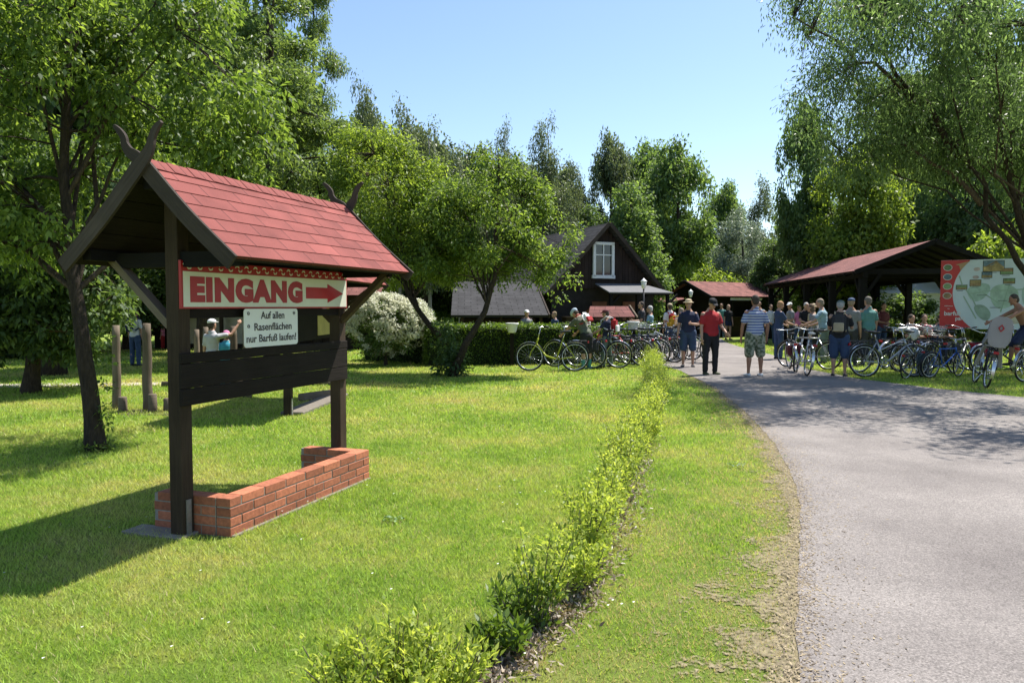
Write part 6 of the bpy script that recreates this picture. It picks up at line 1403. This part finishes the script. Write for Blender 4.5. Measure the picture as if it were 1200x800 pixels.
LB = [(700, 431, 160, bkp, 'mixte', 'black mixte bicycle behind the legs of the bent cyclist'), (716, 427, 152, redp, 'diamond', 'red bicycle behind the youth in the maroon cap'), (730, 428, 148, bkp, 'diamond', 'black bicycle with dark rims, first right of the youth'), (740, 425, 150, silver, 'mixte', 'silver bicycle, second right of the youth'), (750, 426, 144, dblp, 'diamond', 'navy bicycle in the middle of the left row'), (760, 423, 146, silver, 'diamond', 'silver sports bicycle right of the navy one'), (770, 424, 142, bkp, 'low', 'black low-framed bicycle towards the right of the left row'), (779, 420, 150, wht, 'mixte', 'white bicycle just behind the end of the young hedge'), (790, 421, 146, bkp, 'diamond', 'black bicycle, last of the left row before the man in the sun hat'), (815, 424, 120, silver, 'mixte', 'silver bicycle held between the two people on the path')]
for (x, y, rz, c, st, lab) in LB: bicycle(G(x, y), R(rz + random.uniform(-4, 4)), lab, c, st, lean=random.choice((-5, 5, 6)), steer=random.uniform(-20, 20), basket=(x in (740, 770)), bag=(None, blk, None, maroon)[(x * 7) % 4] if x > 712 else None)
RB = [(929, 434, 78, bkp, 'mixte', 'black bicycle with red basket bag seen from behind near the woman in navy', .95), (946, 432, 128, silver, 'diamond', 'silver bicycle between the woman in navy and the man in light blue', 1), (938, 438, 82, wht, 'low', 'white-saddled bicycle seen from behind at the edge of the asphalt', 1),
      (1043, 442, 3, silver, 'mixte', 'silver bicycle with big bright wheel right of the man with the black backpack', 1.04), (1030, 436, 14, bkp, 'diamond', 'black bicycle just behind the big-wheeled silver one', 1.02), (1052, 431, 30, dgreen, 'mixte', 'dark green bicycle behind the silver one', 1), (1072, 434, 25, bkp, 'low', 'black step-through bicycle in front of the seated people', 1),
      (1085, 430, 160, dblp, 'mixte', 'navy bicycle turned towards the path', 1), (1072, 443, 35, blk, 'diamond', 'small dark bicycle with narrow wheels near the dark green bin', .74), (1106, 442, 22, bluep, 'diamond', 'blue and white child bicycle leaning in front of the map board', .82), (1110, 434, 10, bkp, 'mixte', 'black bicycle behind the blue child bicycle', 1), (1128, 436, 40, silver, 'diamond', 'silver bicycle below the left corner of the map board', 1),
      (1148, 452, 68, bkp, 'low', 'black bicycle with grey child seat, seen from behind', 1), (1168, 437, 15, dgreen, 'mixte', 'green bicycle below the middle of the map board', 1), (1185, 441, 172, bkp, 'diamond', 'black bicycle straddled by the shirtless man', 1), (1222, 447, 20, silver, 'low', 'silver bicycle at the right edge', 1)]
for (x, y, rz, c, st, lab, k) in RB:
    bicycle(G(x, y), R(rz), lab, c, st, k, lean=random.choice((-6, 5, 8)), steer=random.uniform(-25, 25), basket=(x in (1052, 1072)) and k > .9, child_seat=(x == 1148), bag={929: maroon, 1030: blk, 1128: blk, 1168: cloth('crimson', (.4, .02, .06))}.get(x), saddle=M_wframe if x == 938 else M_blackp)
# shirtless rider
rb = G(1185, 441)
d_ = Vector((math.cos(R(172)), math.sin(R(172)), 0))
person(rb - d_ * .30, R(82), 1.76, 'shirtless man sitting astride a black bicycle at the right edge', None, navy, skin=SKIN2, legs='shorts', seat=.98, lean=24, headp=-5, ll=((-.12, .75, -.75), (-.02, -.12, -1)), rl=((.12, .6, -.9), (.02, .1, -1)), la=((-.15, .95, -.55), (-.05, .9, -.45)), ra=((.15, .95, -.55), (.05, .9, -.45)))
# jackets thrown over bicycles
for (x, y, z, c, lab) in ((1078, 430, 1.02, redc, 'red jacket thrown over a bicycle near the seated people'), (1062, 432, .98, white, 'white cloth lying over a handlebar near the seated people')):
    a = G(x, y); q = MB(); q.ball((0, 0, 0), (.26, .17, .07), 3, jit=.5); q.ball((.12, -.12, -.10), (.12, .06, .14), 3, jit=.5); o = q.build('jacket', c); o.location = (a.x, a.y, z); tag(o, lab, 'jacket')
# dark green tapered bin base
b = G(1081, 441); q = MB(); q.lathe((0, 0, 0), [(.30, 0), (.30, .05), (.16, .08), (.13, .50), (.11, .52)], 4); o = q.build('stand_base', plain('dark_green_plastic', (.02, .045, .045), .6, .2, 5, .1)); o.location = b; tag(o, 'dark green tapered stand base on the grass by the bicycles', 'stand base')
